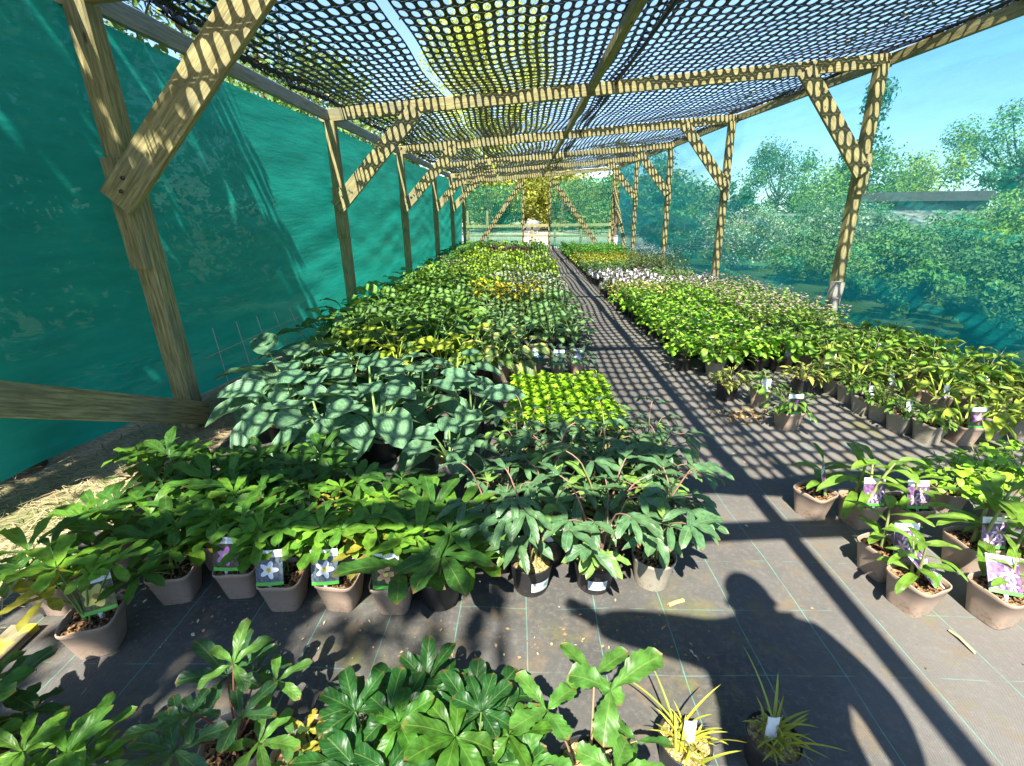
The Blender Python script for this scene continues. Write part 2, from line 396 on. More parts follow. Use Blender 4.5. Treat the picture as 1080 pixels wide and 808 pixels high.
def leaf(mb, p, yaw, pitch, L, W, bend=.7, fold=.25, prof='lance', col=(.05, .15, .03), nl=6, nw=1, mat=0, roll=0., wav=0., wf=2., serr=0., lobe=0., ph=0., cup=0.):
    t = np.linspace(0, 1, nl + 1); tm = (t[1:] + t[:-1]) / 2
    a = pitch - bend * tm
    r = np.concatenate([[0], np.cumsum(np.cos(a) * L / nl)]); z = np.concatenate([[0], np.cumsum(np.sin(a) * L / nl)])
    an = pitch - bend * t
    wd = W / 2 * np.clip(PROF[prof](t), 0, 2)
    if serr: wd = wd * (1 + serr * np.where(np.arange(nl + 1) % 2 == 0, 1, -1))
    u = np.linspace(-1, 1, 2 * nw + 1)
    U, T = np.meshgrid(u, np.arange(nl + 1)); au = np.abs(U)
    Wd = wd[T]
    lat = U * Wd * math.cos(fold)
    nrm = au * Wd * math.sin(fold) - cup * W * (1 - au ** 2) * np.sin(PI * t)[T] + wav * W * au ** 2 * np.sin(2 * PI * wf * t[T] + ph + (U > 0) * 1.7)
    rr = r[T] - np.sin(an)[T] * nrm; zz = z[T] + np.cos(an)[T] * nrm
    if lobe: rr = rr - lobe * L * au ** 1.3 * (1 - t[T]) ** 3
    c, s = math.cos(yaw), math.sin(yaw)
    lz = lat * math.sin(roll); ll = lat * math.cos(roll)
    v = np.stack([p[0] + rr * c - ll * s, p[1] + rr * s + ll * c, p[2] + zz + lz], -1)
    uv = np.stack([U * .5 + .5, t[T]], -1)
    mb.add(v.reshape(-1, 3), grid_faces(nl + 1, 2 * nw + 1), mat, uv.reshape(-1, 2), col)


def jc(c, v=.2, rg=None):
    g = rg or rng
    k = 1 + (g.random() - .5) * 2 * v; h = (g.random() - .5) * v * .6
    return (max(0, c[0] * (k + h)), max(0, c[1] * k), max(0, c[2] * (k - h)))


def curve(p0, yaw, l, pit0, pit1, n=5):
    p = [np.array(p0, float)]
    for i in range(n):
        a = pit0 + (pit1 - pit0) * (i + .5) / n
        p.append(p[-1] + l / n * np.array([math.cos(a) * math.cos(yaw), math.cos(a) * math.sin(yaw), math.sin(a)]))
    return p


# ------------------------------------------------------------------ plant meshes (foot at the soil surface, z = 0)
def hellebore(seed, n=11, h=.2, L=.12, W=.042, c0=(.035, .12, .02), c1=(.10, .26, .03), nleaf=(6, 8), prof='obov', mat='hell', stemc=(.12, .2, .05), hi=False, serr=.05, fresh=.35, spreadr=1., gap=False):
    g = np.random.default_rng(seed); mb = MB()
    for i in range(n):
        f = i / n
        yaw = i * 2.4 + g.random() * .5
        if gap and f > .2: yaw = -PI / 2 + R(75) + (yaw % (2 * PI)) / (2 * PI) * R(210)
        pit = 1.45 - 1.0 * f * spreadr
        pl = h * (1.05 - .25 * f) * (.85 + .3 * g.random())
        pts = curve((g.normal(0, .012), g.normal(0, .012), 0), yaw, pl, min(1.5, pit + .15), pit - .25)
        tube(mb, pts, np.linspace(.0036, .0024, len(pts)), 5, 1, jc(stemc, .2, g))
        col = c1 if g.random() < fresh else c0
        if g.random() < .035: col = (.36, .32, .04)
        nf = int(g.integers(nleaf[0], nleaf[1] + 1))
        s = (.75 + .45 * g.random())
        tilt = .35 - .5 * f + g.normal(0, .12)
        for q in range(nf):
            a = (q / (nf - 1) - .5) * R(265) + g.normal(0, .08)
            ll = L * s * (1 - .28 * abs(a) / R(132)) * (.9 + .2 * g.random())
            leaf(mb, pts[-1], yaw + a, tilt * math.cos(a) + .28 + g.normal(0, .12), ll, W * s * (.85 + .3 * g.random()), .35 + .4 * g.random(), .2 + .12 * g.random(), prof,
                 jc(col, .18, g), 14 if hi else 7, 3 if hi else 1, 0, roll=g.normal(0, .15), wav=.08, ph=g.random() * 6, serr=serr if hi else 0)
    return mb.mesh('foliage', [M[mat], M['stem']])


def tall_hellebore(seed, n=8, h=.31, c=(.09, .195, .08), c2=(.18, .34, .07)):
    g = np.random.default_rng(seed); mb = MB()
    for i in range(n):
        yaw = i * 2.4 + g.random() * .6; f = i / n
        st = curve((g.normal(0, .02), g.normal(0, .02), 0), yaw, h * (1.1 - .45 * f) * (.8 + .35 * g.random()), 1.5, 1.15 - .6 * f)
        tube(mb, st, np.linspace(.0055, .003, len(st)), 6, 1, jc((.26, .13, .11) if g.random() < .5 else (.2, .2, .07), .25, g))
        for lv in (2, 3, 5):
            if lv != 5 and g.random() < .35: continue
            y2 = yaw + (lv - 5) * 1.9 + g.normal(0, .3)
            pt = curve(st[lv], y2, .05 + .05 * g.random(), .8, .2, 3)
            tube(mb, pt, .0026, 4, 1, jc((.24, .14, .1), .2, g))
            cc = c2 if g.random() < .25 else c
            for q in (-1, 0, 1) if g.random() < .75 else (-1.2, -.45, .3, 1.1):
                leaf(mb, pt[-1], y2 + q * .95 + g.normal(0, .1), .25 - .2 * abs(q) + g.normal(0, .15), .125 * (.75 + .45 * g.random()), .05 * (.8 + .4 * g.random()), .55 + .5 * g.random(), .25, 'lance',
                     jc(cc, .18, g), 8, 2, 0, roll=q * .25 + g.normal(0, .15), wav=.07, ph=g.random() * 6)
    return mb.mesh('foliage', [M['hell_dark'], M['stem']])


def hosta(seed, n=14, L=.2, W=.16, pet=.26, c=(.08, .15, .09), mat='hosta', lo=(.1, .2, .05), prof='heart', nl=9, nw=4, cup=.1, bend=1.0, up=1.0, v=.16, fold=.15, wav=.04, droop=.8):
    g = np.random.default_rng(seed); mb = MB()
    for i in range(n):
        f = i / max(1, n - 1); yaw = i * 2.4 + g.random() * .5
        pit = 1.42 - .85 * f * up
        s = .7 + .45 * g.random() if f > .2 else .6 + .3 * g.random()
        pts = curve((.02 * math.cos(yaw), .02 * math.sin(yaw), 0), yaw, pet * (1.05 - .3 * f) * (.85 + .3 * g.random()), pit, pit - .35, 4)
        tube(mb, pts, np.linspace(.0075, .0045, len(pts)) * (L / .2), 6, 1, jc(lo, .15, g))
        leaf(mb, pts[-1], yaw + g.normal(0, .12), pit - droop + g.normal(0, .15), L * s, W * s, bend * (.8 + .4 * g.random()), fold, prof, jc(c, v, g), nl, nw, 0,
             roll=g.normal(0, .2), wav=wav, wf=2.0, ph=g.random() * 6, lobe=.16 if prof == 'heart' else 0, cup=cup)
    return mb.mesh('foliage', [M[mat], M['stem']])


def add_pot_round(mb, r0, r1, h, mat, soilmat, n=14):
    th = np.arange(n + 1) * 2 * PI / n
    rings = [(0, r0), (h * .86, r1 * .95), (h * .86, r1), (h, r1), (h, r1 * .93), (h * .88, r1 * .9)]
    v = np.array([[[r * math.cos(a), r * math.sin(a), z] for a in th] for z, r in rings])
    mb.add(v.reshape(-1, 3), grid_faces(len(rings), n + 1), mat)
    d = np.array([[0, 0, h * .89]] + [[r1 * .91 * math.cos(a), r1 * .91 * math.sin(a), h * .88] for a in th])
    mb.add(d, [[0, i + 1, i + 2] for i in range(n)], soilmat)


def mound(seed, n=46, h=.2, rad=.12, ls=.05, c=(.11, .27, .03), c2=(.2, .33, .05), stems=10, flower=None, nfl=0, prof='heart', pot='b', tagged=False, potr=.065, up=.4, lw=.85):
    """a small potted plant as one mesh: pot, soil, wiry stems, leaves (and flowers, a white tag)"""
    g = np.random.default_rng(seed); mb = MB(); PH = .11
    add_pot_round(mb, potr * .75, potr, PH, 1, 2)
    for i in range(stems):
        yaw = i * 2.4; rr = rad * math.sqrt((i + .5) / stems)
        tube(mb, [(0, 0, PH - .01), (rr * .5 * math.cos(yaw), rr * .5 * math.sin(yaw), PH + h * .55), (rr * math.cos(yaw), rr * math.sin(yaw), PH + h * .9)], .0018, 3, 3, (.16, .2, .06))
    for i in range(n):
        a = i * 2.4 + g.random() * .6; q = math.sqrt(g.random())
        p = (rad * q * math.cos(a), rad * q * math.sin(a), PH + h * (1 - .75 * q ** 2.2) * (.72 + .4 * g.random()))
        leaf(mb, p, a + g.normal(0, .7), up - .5 * q + g.normal(0, .3), ls * (.7 + .6 * g.random()), ls * lw * (.7 + .5 * g.random()), .7, .2, prof, jc(c2 if g.random() < .3 else c, .2, g), 3, 1, 0, roll=g.normal(0, .3))
    for i in range(nfl):
        a = g.random() * 6.28; q = math.sqrt(g.random()) * rad
        p = np.array((q * math.cos(a), q * math.sin(a), PH + h * (1.02 + .25 * g.random())))
        for b in range(4): leaf(mb, p, b * PI / 2 + a, .35, .016, .013, .3, .1, 'round', jc(flower, .1, g), 2, 1, 4)
    if tagged:
        x0, y0 = -.01, -potr * .75; wd, hh = .045, .1; z0 = PH - .01
        mb.add([(x0 - wd / 2, y0, z0), (x0 + wd / 2, y0, z0), (x0 + wd / 2, y0 + .02, z0 + hh), (x0 - wd / 2, y0 + .02, z0 + hh),
                (x0 - wd / 2, y0 + .002, z0), (x0 + wd / 2, y0 + .002, z0), (x0 + wd / 2, y0 + .022, z0 + hh), (x0 - wd / 2, y0 + .022, z0 + hh)],
               [[0, 1, 2, 3], [5, 4, 7, 6], [3, 2, 6, 7]], 5)
    pm = {'b': M['black_pot'], 't': M['taupe'], 's': M['stone_pot']}[pot]
    return mb.mesh('potted_plant', [M['leaf'], pm, M['soil'], M['stem'], M['leaf'], M['white']])


def far_hosta(seed, n=11, L=.15, W=.1, pet=.2, c=(.1, .22, .05), mat='hosta', v=.2, up=1.0, prof='ovate', potr=.075, fl=None):
    """hosta in a pot as one mesh, for the rows further back"""
    g = np.random.default_rng(seed); mb = MB(); PH = .12
    add_pot_round(mb, potr * .75, potr, PH, 2, 3)
    for i in range(n):
        f = i / (n - 1); yaw = i * 2.4 + g.random() * .5; pit = 1.4 - .9 * f * up; s = .75 + .4 * g.random()
        pts = curve((0, 0, PH), yaw, pet * (1.05 - .35 * f), pit, pit - .3, 3)
        tube(mb, pts, .004, 4, 1, jc((.1, .18, .05), .15, g))
        leaf(mb, pts[-1], yaw, pit - .7 + g.normal(0, .15), L * s, W * s, 1.0, .2, prof, jc(c, v, g), 5, 2, 0, roll=g.normal(0, .25), wav=.05, ph=g.random() * 6)
    return mb.mesh('potted_hosta', [M[mat], M['stem'], M['black_pot'], M['soil']])


def toad_lily(seed, ns=2, L=.17, W=.052, c=(.2, .38, .04)):
    g = np.random.default_rng(seed); mb = MB()
    for s in range(ns):
        yaw = s * 2.6 + g.random() * 2; st = curve((g.normal(0, .02), g.normal(0, .02), 0), yaw, .16 + .07 * g.random(), 1.5, 1.25, 6)
        tube(mb, st, np.linspace(.008, .004, 7), 6, 1, jc((.22, .25, .09), .15, g))
        for i in range(6):
            leaf(mb, st[min(6, i + 1)], yaw + i * 2.5 + g.normal(0, .25), .75 - .06 * (5 - i) + g.normal(0, .1), L * (.75 + .45 * g.random()) * (.75 if i == 5 else 1), W * (.85 + .4 * g.random()), .85 + .5 * g.random(), .3, 'lance',
                 jc(c, .2, g), 11, 3, 0, roll=g.normal(0, .15), wav=.05, ph=g.random() * 6)
    return mb.mesh('foliage', [M['lily'], M['stem']])


def bushy(seed, n=60, h=.16, rad=.1, L=.06, W=.025, c=(.1, .24, .05), prof='lance', mat='lily', flower=None):
    g = np.random.default_rng(seed); mb = MB()
    for i in range(9):
        yaw = i * 2.4; rr = rad * math.sqrt((i + .5) / 9)
        tube(mb, [(0, 0, 0), (rr * .6 * math.cos(yaw), rr * .6 * math.sin(yaw), h * .6), (rr * math.cos(yaw), rr * math.sin(yaw), h * .95)], .0025, 4, 1, jc((.18, .2, .07), .2, g))
    for i in range(n):
        a = i * 2.4 + g.random(); q = math.sqrt(g.random())
        p = (rad * q * math.cos(a), rad * q * math.sin(a), h * (.25 + .85 * g.random() * (1 - .5 * q)))
        leaf(mb, p, a + g.normal(0, .6), .5 - .5 * q + g.normal(0, .25), L * (.7 + .6 * g.random()), W * (.8 + .4 * g.random()), .9, .25, prof, jc(c, .22, g), 5, 1, 0, roll=g.normal(0, .3))
    return mb.mesh('foliage', [M[mat], M['stem']])


def grass_tuft(seed, n=46, c=(.42, .42, .05), c2=(.3, .34, .05), h=.24):
    g = np.random.default_rng(seed); mb = MB()
    for i in range(n):
        a = g.random() * 6.28; hh = h * (.25 + .5 * g.random()) * (1.9 if i % 9 == 0 else 1)
        leaf(mb, (g.normal(0, .022), g.normal(0, .022), 0), a, 1.45 - .6 * g.random(), hh, .009 + .005 * g.random(), .55 + .6 * g.random(), .3, 'blade', jc(c if g.random() < .6 else c2, .2, g), 7, 1, 0)
    return mb.mesh('foliage', [M['leaf']])


# pots -------------------------------------------------------------
def pot_mesh(kind):
    mb = MB()
    if kind in ('taupe', 'stone'):
        n, h, b, t = 40, .145, .056, .081; ex = 5.0
    elif kind == 'small':
        n, h, b, t = 32, .12, .048, .066; ex = 4.0
    else:
        n, h, b, t = 40, {'black': .14, 'grey': .14, 'pale': .14, 'big': .2}[kind], {'black': .068, 'grey': .068, 'pale': .068, 'big': .1}[kind], {'black': .088, 'grey': .09, 'pale': .09, 'big': .128}[kind]; ex = 2.0
    th = np.arange(n + 1) * 2 * PI / n
    sq = 1 / (np.abs(np.cos(th)) ** ex + np.abs(np.sin(th)) ** ex) ** (1 / ex)
    rings = [(0.012, b * .3), (0.003, b * .9), (0, b), (.006, b * 1.015), (h * .45, b + (t - b) * .42), (h * .86, b + (t - b) * .83), (h * .872, t * .965), (h * .9, t * .985), (h * .985, t), (h, t * .99), (h * 1.0, t * .955), (h * .97, t * .945), (h * .78, t * .87)]
    v = []
    for z, r in rings:
        dz = .0025 * np.cos(4 * th) * (z > h * .9) if ex > 2 else 0 * th
        v.append(np.stack([r * sq * np.cos(th), r * sq * np.sin(th), z + dz], -1))
    mb.add(np.array(v).reshape(-1, 3), grid_faces(len(rings), n + 1), 0)
    m = {'taupe': M['taupe'], 'small': M['taupe'], 'stone': M['stone_pot'], 'black': M['black_pot'], 'grey': M['grey_pot'], 'pale': M['stone_pot'], 'big': M['black_pot']}[kind]
    me = mb.mesh('pot', [m])
    # soil, a lumpy disc
    sb = MB(); zs = h * .86; rs = [0, .3, .6, .85, 1]
    g = np.random.default_rng(3)
    vv = np.array([[[t * .93 * r * s * math.cos(a), t * .93 * r * s * math.sin(a), zs + (g.random() - .4) * .012] for a, s in zip(th[:-1], sq[:-1])] for r in rs])
    vv = np.concatenate([vv, vv[:, :1]], 1)
    sb.add(vv.reshape(-1, 3), grid_faces(5, n + 1), 0)
    for i in range(46):   # loose chips on the surface
        a, r = g.random() * 6.28, t * .85 * math.sqrt(g.random()); s = .004 + .007 * g.random(); q = g.random() * 3
        c = np.array([r * math.cos(a), r * math.sin(a), zs + .008])
        d = np.array([math.cos(q), math.sin(q), g.normal(0, .3)]) * s; e = np.array([-math.sin(q), math.cos(q), g.normal(0, .3)]) * s * .5
        sb.add([c - d - e, c + d - e, c + d + e, c - d + e, c + np.array([0, 0, .004])], [[0, 1, 4], [1, 2, 4], [2, 3, 4], [3, 0, 4]], 0)
    sm = sb.mesh('soil', [M['grit'] if kind in ('black', 'grey') else M['soil']], False)
    return me, sm, h * .86, t


POT = {k_: pot_mesh(k_) for k_ in ('taupe', 'stone', 'small', 'black', 'grey', 'pale', 'big')}


def card_mesh(mat, wd=.098, hh=.135):
    """printed label card, slightly curved, with a stake"""
    mb = MB(); n = 5; y = np.linspace(-1, 1, n)
    fr = np.array([[[x * wd / 2, -.004 * (1 - x * x), z] for x in y] for z in np.linspace(0, hh, 3)])
    uv = np.array([[[x * .5 + .5, z] for x in y] for z in np.linspace(0, 1, 3)])
    mb.add(fr.reshape(-1, 3), grid_faces(3, n)[:, ::1], 0, uv.reshape(-1, 2))
    bk = fr + np.array([0, .0016, 0]); mb.add(bk.reshape(-1, 3), grid_faces(3, n)[:, ::-1], 1)
    s = .007; mb.add([(-s, 0, 0), (s, 0, 0), (s * .4, 0, -.025), (-s * .4, 0, -.025), (-s, .0015, 0), (s, .0015, 0), (s * .4, .0015, -.025), (-s * .4, .0015, -.025)], [[0, 3, 2, 1], [4, 5, 6, 7], [0, 4, 7, 3], [1, 2, 6, 5]], 1)
    return mb.mesh('plant_label', [M[mat], M['white']])


CARD = {k_: card_mesh('lab_' + k_) for k_ in ('white', 'yellow', 'cream', 'purple', 'toad', 'blue', 'mauve')}
CARD['blank'] = card_mesh('white', .04, .09)
CARD['bigblank'] = card_mesh('white', .065, .1)


def sticker_mesh(r, h0, h1, a0, a1):
    mb = MB(); n = 9; a = np.linspace(a0, a1, n)
    v = np.array([[[(r + zz * .14) * math.cos(q), (r + zz * .14) * math.sin(q), zz] for q in a] for zz in (h0, h1)])
    uv = np.array([[[i / (n - 1), j] for i in range(n)] for j in (0, 1)])
    mb.add(v.reshape(-1, 3), grid_faces(2, n), 0, uv.reshape(-1, 2)); return mb.mesh('sticker', [M['sticker']])


STICK = sticker_mesh(.0705, .035, .085, R(-118), R(-62))


def potted(name, label, cat, group, x, y, pot, fol, rz=0., card=None, card_at=(0, -1), card_tilt=-.3, card_rz=0., scale=1., fscale=1., sticker=False, frz=None, prz=None, z=.004, lean=False):
    """thing > pot (> sticker), soil, foliage, plant_label"""
    me, sm, zs, t = POT[pot]
    r = thing(name, label, cat, (x, y, z), 0, group, scale)
    po = link('pot', me, r, rot=(0, 0, rz if prz is None else prz))
    if sticker: link('sticker', STICK, po, rot=(0, 0, -(rz if prz is None else prz) + sticker))
    link('soil', sm, r, rot=(0, 0, rz)); link('foliage', fol, r, (0, 0, zs), (rnd(-.22, .22) if lean else 0, rnd(-.22, .22) if lean else 0, rz * 3.7 if card is None or lean else rz), fscale)
    if card: link('plant_label', CARD[card], r, (card_at[0] * t * .86, card_at[1] * t * .86, zs + .02), (card_tilt, 0, card_rz))
    return r


# ------------------------------------------------------------------ the setting
def sheet(name, x0, x1, y0, y1, z, mat, n=2, wob=0.):
    mb = MB(); xs = np.linspace(x0, x1, n); ys = np.linspace(y0, y1, n); X, Y = np.meshgrid(xs, ys, indexing='ij')
    Z = np.full_like(X, z) + (rng.random(X.shape) * wob if wob else 0)
    mb.add(np.stack([X, Y, Z], -1).reshape(-1, 3), grid_faces(n, n), 0, np.stack([X, Y], -1).reshape(-1, 2))
    return tag(mb.build(name, [mat]), kind='structure')


sheet('ground', -900, 900, -400, 1500, 0, M['ground'])
# weed fabric with a frayed left edge and slight creases
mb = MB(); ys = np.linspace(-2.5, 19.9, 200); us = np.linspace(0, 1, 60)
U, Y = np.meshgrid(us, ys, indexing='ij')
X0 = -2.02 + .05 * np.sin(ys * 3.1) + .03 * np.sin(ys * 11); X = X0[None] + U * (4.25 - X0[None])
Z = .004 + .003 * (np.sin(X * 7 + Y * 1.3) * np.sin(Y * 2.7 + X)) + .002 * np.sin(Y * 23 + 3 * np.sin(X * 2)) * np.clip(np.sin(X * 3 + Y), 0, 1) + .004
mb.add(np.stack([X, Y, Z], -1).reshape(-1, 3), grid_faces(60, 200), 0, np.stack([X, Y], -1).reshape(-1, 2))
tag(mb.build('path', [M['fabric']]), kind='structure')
sheet('lawn', 4.75, 60, -6, 60, .006, M['lawn'])
sheet('gravel_yard', -9, 12, 20.1, 40, .008, M['gravel'])

# ------------------------------------------------------------------ the timber frame and its nets: one thing
house = thing('shade_house', 'long timber framed shade house with black mesh roof and green netting walls', 'shade house', (0, 0, 0))
XL = -2.36


YB = [-.2, 2.93, 6.3, 9.7, 13.2, 16.3, 19.6]


def xr(y): return np.interp(y, YB, [4.55, 4.38, 4.2, 3.92, 3.85, 3.7, 3.6])
def zt(x): return 2.61 + .087 * (x - XL)      # underside of the mesh over the beams


def timber(name, p0, p1, wd, dp, up=(0, 0, 1), parent=house, mat='wood', bow=0.):
    """chamfered board from p0 to p1; wd across, dp along 'up'"""
    p0, p1 = np.array(p0, float), np.array(p1, float); d = p1 - p0; L = np.linalg.norm(d); d /= L
    up = np.array(up, float); up -= d * up.dot(d); up /= np.linalg.norm(up); sx = np.cross(d, up)
    ch = min(wd, dp) * .08
    prof = [(-wd / 2 + ch, -dp / 2), (wd / 2 - ch, -dp / 2), (wd / 2, -dp / 2 + ch), (wd / 2, dp / 2 - ch), (wd / 2 - ch, dp / 2), (-wd / 2 + ch, dp / 2), (-wd / 2, dp / 2 - ch), (-wd / 2, -dp / 2 + ch)]
    per = np.concatenate([[0], np.cumsum([math.dist(prof[i], prof[(i + 1) % 8]) for i in range(8)])])
    n = max(2, int(L / .3)); mb = MB(); off = random.random() * 50
    v, uv = [], []
    for i in range(n + 1):
        s = i / n; c = p0 + d * L * s + up * bow * math.sin(PI * s)
        for j in range(9):
            a, b = prof[j % 8]; v.append(c + sx * a + up * b); uv.append((per[j] + off, L * s + off))
    mb.add(v, grid_faces(n + 1, 9), 0, uv)
    for e in (0, n):
        f = [e * 9 + j for j in range(8)]
        mb.add([v[q] for q in f], [f_ for f_ in ([list(range(8))] if e else [list(range(7, -1, -1))])], 0, [(prof[j][0] * 3 + off, prof[j][1] * .2) for j in range(8)])
    return mb.build(name, [M[mat]], parent, False)


for i, yb in enumerate(YB):
    x1 = xr(yb)
    # left post with its nailed cleat
    lo = timber('post', (XL, yb, 0), (XL, yb, zt(XL) - .12), .12, .12, (0, 1, 0))
    timber('cleat', (XL, yb - .083, 1.12), (XL, yb - .083, 1.74), .11, .04, (0, 1, 0), lo)
    ro = timber('post', (x1 + .12, yb + .1, 0), (x1, yb + .1, zt(x1) - .12), .12, .12, (0, 1, 0))
    timber('cleat', (x1 + .06, yb + .017, 1.66), (x1 + .04, yb + .017, 2.12), .11, .04, (0, 1, 0), ro)
    # cross beam on the posts
    timber('beam', (XL - .12, yb - .02, zt(XL) - .07), (x1 + .1, yb + .1, zt(x1) - .07), .05, .14, mat='wood')
    if 0 < i < 6:
        b1 = timber('brace', (XL + .0, yb - .128, 1.5), (XL + 1.08, yb - .075, zt(XL + 1.08) - .1), .045, .19, (-1, 0, 1))
        b2 = timber('brace', (x1 - .0, yb - .028, 1.9), (x1 - .9, yb + .04, zt(x1 - .9) - .1), .045, .19, (1, 0, 1))
        if i < 4:
            for b_, x_, y_, z_, xx_, yy_, zz_ in ((b1, XL + .06, yb - .125, 1.56, XL + 1.0, yb - .079, zt(XL + 1) - .17), (b2, x1 - .05, yb - .024, 1.96, x1 - .83, yb + .036, zt(x1 - .83) - .17)):
                for q, (px_, py_, pz_) in enumerate(((x_, y_, z_), (x_ + .03, y_, z_ + .07), (xx_, yy_, zz_))):
                    mb = MB(); tube(mb, [(px_, py_ - .018, pz_), (px_, py_ - .030, pz_), (px_, py_ - .031, pz_)], [.011, .011, .002], 8, 0); mb.build('bolt', [M['bolt']], b_)
# eaves rails, the long central rail and the low corner brace
for a, b in zip(YB[:-1], YB[1:]):
    timber('rail', (XL - .03, a + .003, zt(XL) - .06), (XL - .03, b - .003, zt(XL) - .06), .05, .12, mat='wood_grey')
    timber('rail', (xr(a) + .1, a + .103, zt(xr(a)) - .06), (xr(b) + .1, b + .097, zt(xr(b)) - .06), .05, .12)
    timber('rail', (.80, a + .05, zt(.8) - .06), (.80, b + .044, zt(.8) - .06), .07, .10)
timber('rail', (.80, -3.4, zt(.8) - .06), (.80, -.156, zt(.8) - .06), .07, .10)
timber('post', (XL, -3.4, 0), (XL, -3.4, zt(XL) - .12), .12, .12, (0, 1, 0)); timber('post', (4.6, -3.3, 0), (4.6, -3.3, zt(4.6) - .12), .12, .12, (0, 1, 0))
timber('beam', (XL - .12, -3.42, zt(XL) - .19), (4.75, -3.3, zt(4.75) - .19), .05, .14)
timber('corner_brace', (XL + .085, 2.95, .09), (XL + .085, .35, 1.42), .045, .16, (0, .5, 1))
# the end frame with a doorway
zE = zt(0) - .12
timber('post', (.03, 19.6, 0), (.03, 19.6, zt(.03) - .17), .09, .09, (0, 1, 0)); timber('post', (1.1, 19.6, 0), (1.1, 19.6, zt(1.1) - .17), .09, .09, (0, 1, 0))
timber('brace', (-.02, 19.53, zt(0) - .25), (-1.75, 19.53, .25), .04, .17, (1, 0, 1)); timber('brace', (1.15, 19.53, zt(1.1) - .25), (3.0, 19.53, .3), .04, .17, (-1, 0, 1))
timber('brace', (xr(19.5) - .02, 19.4, 2.4), (xr(17) + .0, 17.0, .2), .05, .12, (0, 1, 1))


def roof_net(x0, x1, seed, bunch):
    """black plastic mesh: oval holes in staggered columns, lying over the beams and sagging between them"""
    g = np.random.default_rng(seed); mb = MB(); cw, cl = .084, .148
    nx = int((x1 - x0) / cw); ny = int(19.5 / cl); y0 = .22
    K = 12; th = np.arange(K) * 2 * PI / K
    ho = np.stack([np.sign(np.cos(th)) * np.abs(np.cos(th)) **   .78 * .0285, np.sign(np.sin(th)) * np.abs(np.sin(th)) **   .78 * .0625], -1)
    mx = np.maximum(np.abs(np.cos(th)) / .042, np.abs(np.sin(th)) / .074)
    bo = np.stack([np.cos(th) / mx, np.sin(th) / mx], -1)
    I, J = np.meshgrid(np.arange(nx), np.arange(ny), indexing='ij')
    cx = x0 + (I + .5) * cw; cyy = y0 + (J + .5 + .1 * (I % 2) + .06 * np.sin(I * .7)) * cl
    cen = np.stack([cx, cyy], -1).reshape(-1, 1, 2)
    vin = cen + ho; vout = cen + bo
    P = np.concatenate([vin, vout], 1)         # cells x 24 x 2

    def warp(P, dz):
        x, y = P[..., 0], P[..., 1]
        yb = np.array(YB); k_ = np.clip(np.searchsorted(yb, y) - 1, 0, 5); fr = np.clip((y - yb[k_]) / (yb[k_ + 1] - yb[k_]), 0, 1)
        sag = np.sin(PI * fr) * (.055 + .03 * np.sin(x * 1.7 + seed)) * (.75 + .25 * np.sin(k_ * 2.1 + seed))
        e0, e1 = np.clip(1 - (x - x0) / .5, 0, 1), np.clip(1 - (x1 - x) / .5, 0, 1)
        x2 = x + .03 * np.sin(y * .9 + seed) + .02 * np.sin(y * 2.3 + x * 2) + bunch[0] * e0 ** 2 * .22 - bunch[1] * e1 ** 2 * .22
        y2 = y + .025 * np.sin(x * 2.2 + y * .6 + seed)
        if x1 > 3: x2 = x0 + (x2 - x0) * (xr(y2) + .34 - x0) / (4.3 - x0)
        z = 2.61 + .087 * (x2 - XL) + .012 - sag + .012 * np.sin(x * 9 + y * 2.1) * np.sin(y * 3.3) + .03 * (bunch[0] * e0 * np.sin(x * 60 + y * 4) + bunch[1] * e1 * np.sin(x * 60 + y * 4)) + .02 * (e0 + e1) ** 2
        return np.stack([x2, y2, z + dz], -1)
    n = len(P)
    low = warp(P, 0.0); top = warp(P[:, :K], .006)
    V = np.concatenate([low, top], 1).reshape(-1, 3)   # 36 verts a cell
    a = np.arange(K); b = (a + 1) % K
    F = np.concatenate([np.stack([a, b, K + b, K + a], -1), np.stack([a, 2 * K + a, 2 * K + b, b], -1)])
    F = (np.arange(n)[:, None, None] * 36 + F[None]).reshape(-1, 4)
    mb.add(V, F, 0)
    return mb.build('roof_net', [M['mesh']], house, False)


roof_net(XL - .1, -.93, 1, (1, .02))
roof_net(-.88, 1.2, 2, (.02, .2))
roof_net(.97, 4.3, 3, (.2, 1))
# rolled-up front edge of the mesh and the doubled seam hanging beside the rail
mb = MB(); g = np.random.default_rng(5); pts = [(x, .17 + .03 * math.sin(x * 5), zt(x) + .01 + .015 * math.sin(x * 11)) for x in np.linspace(XL, 4.5, 50)]
tube(mb, pts, .07 + .02 * g.random(50), 8, 0); mb.build('rolled_net_edge', [M['mesh']], house)
mb = MB(); tube(mb, [(1.09 + .012 * math.sin(y), y, zt(1.09) - .035 - .03 * abs(math.sin(y))) for y in np.linspace(.3, 19, 90)], .018, 6, 0); mb.build('net_seam', [M['mesh']], house)


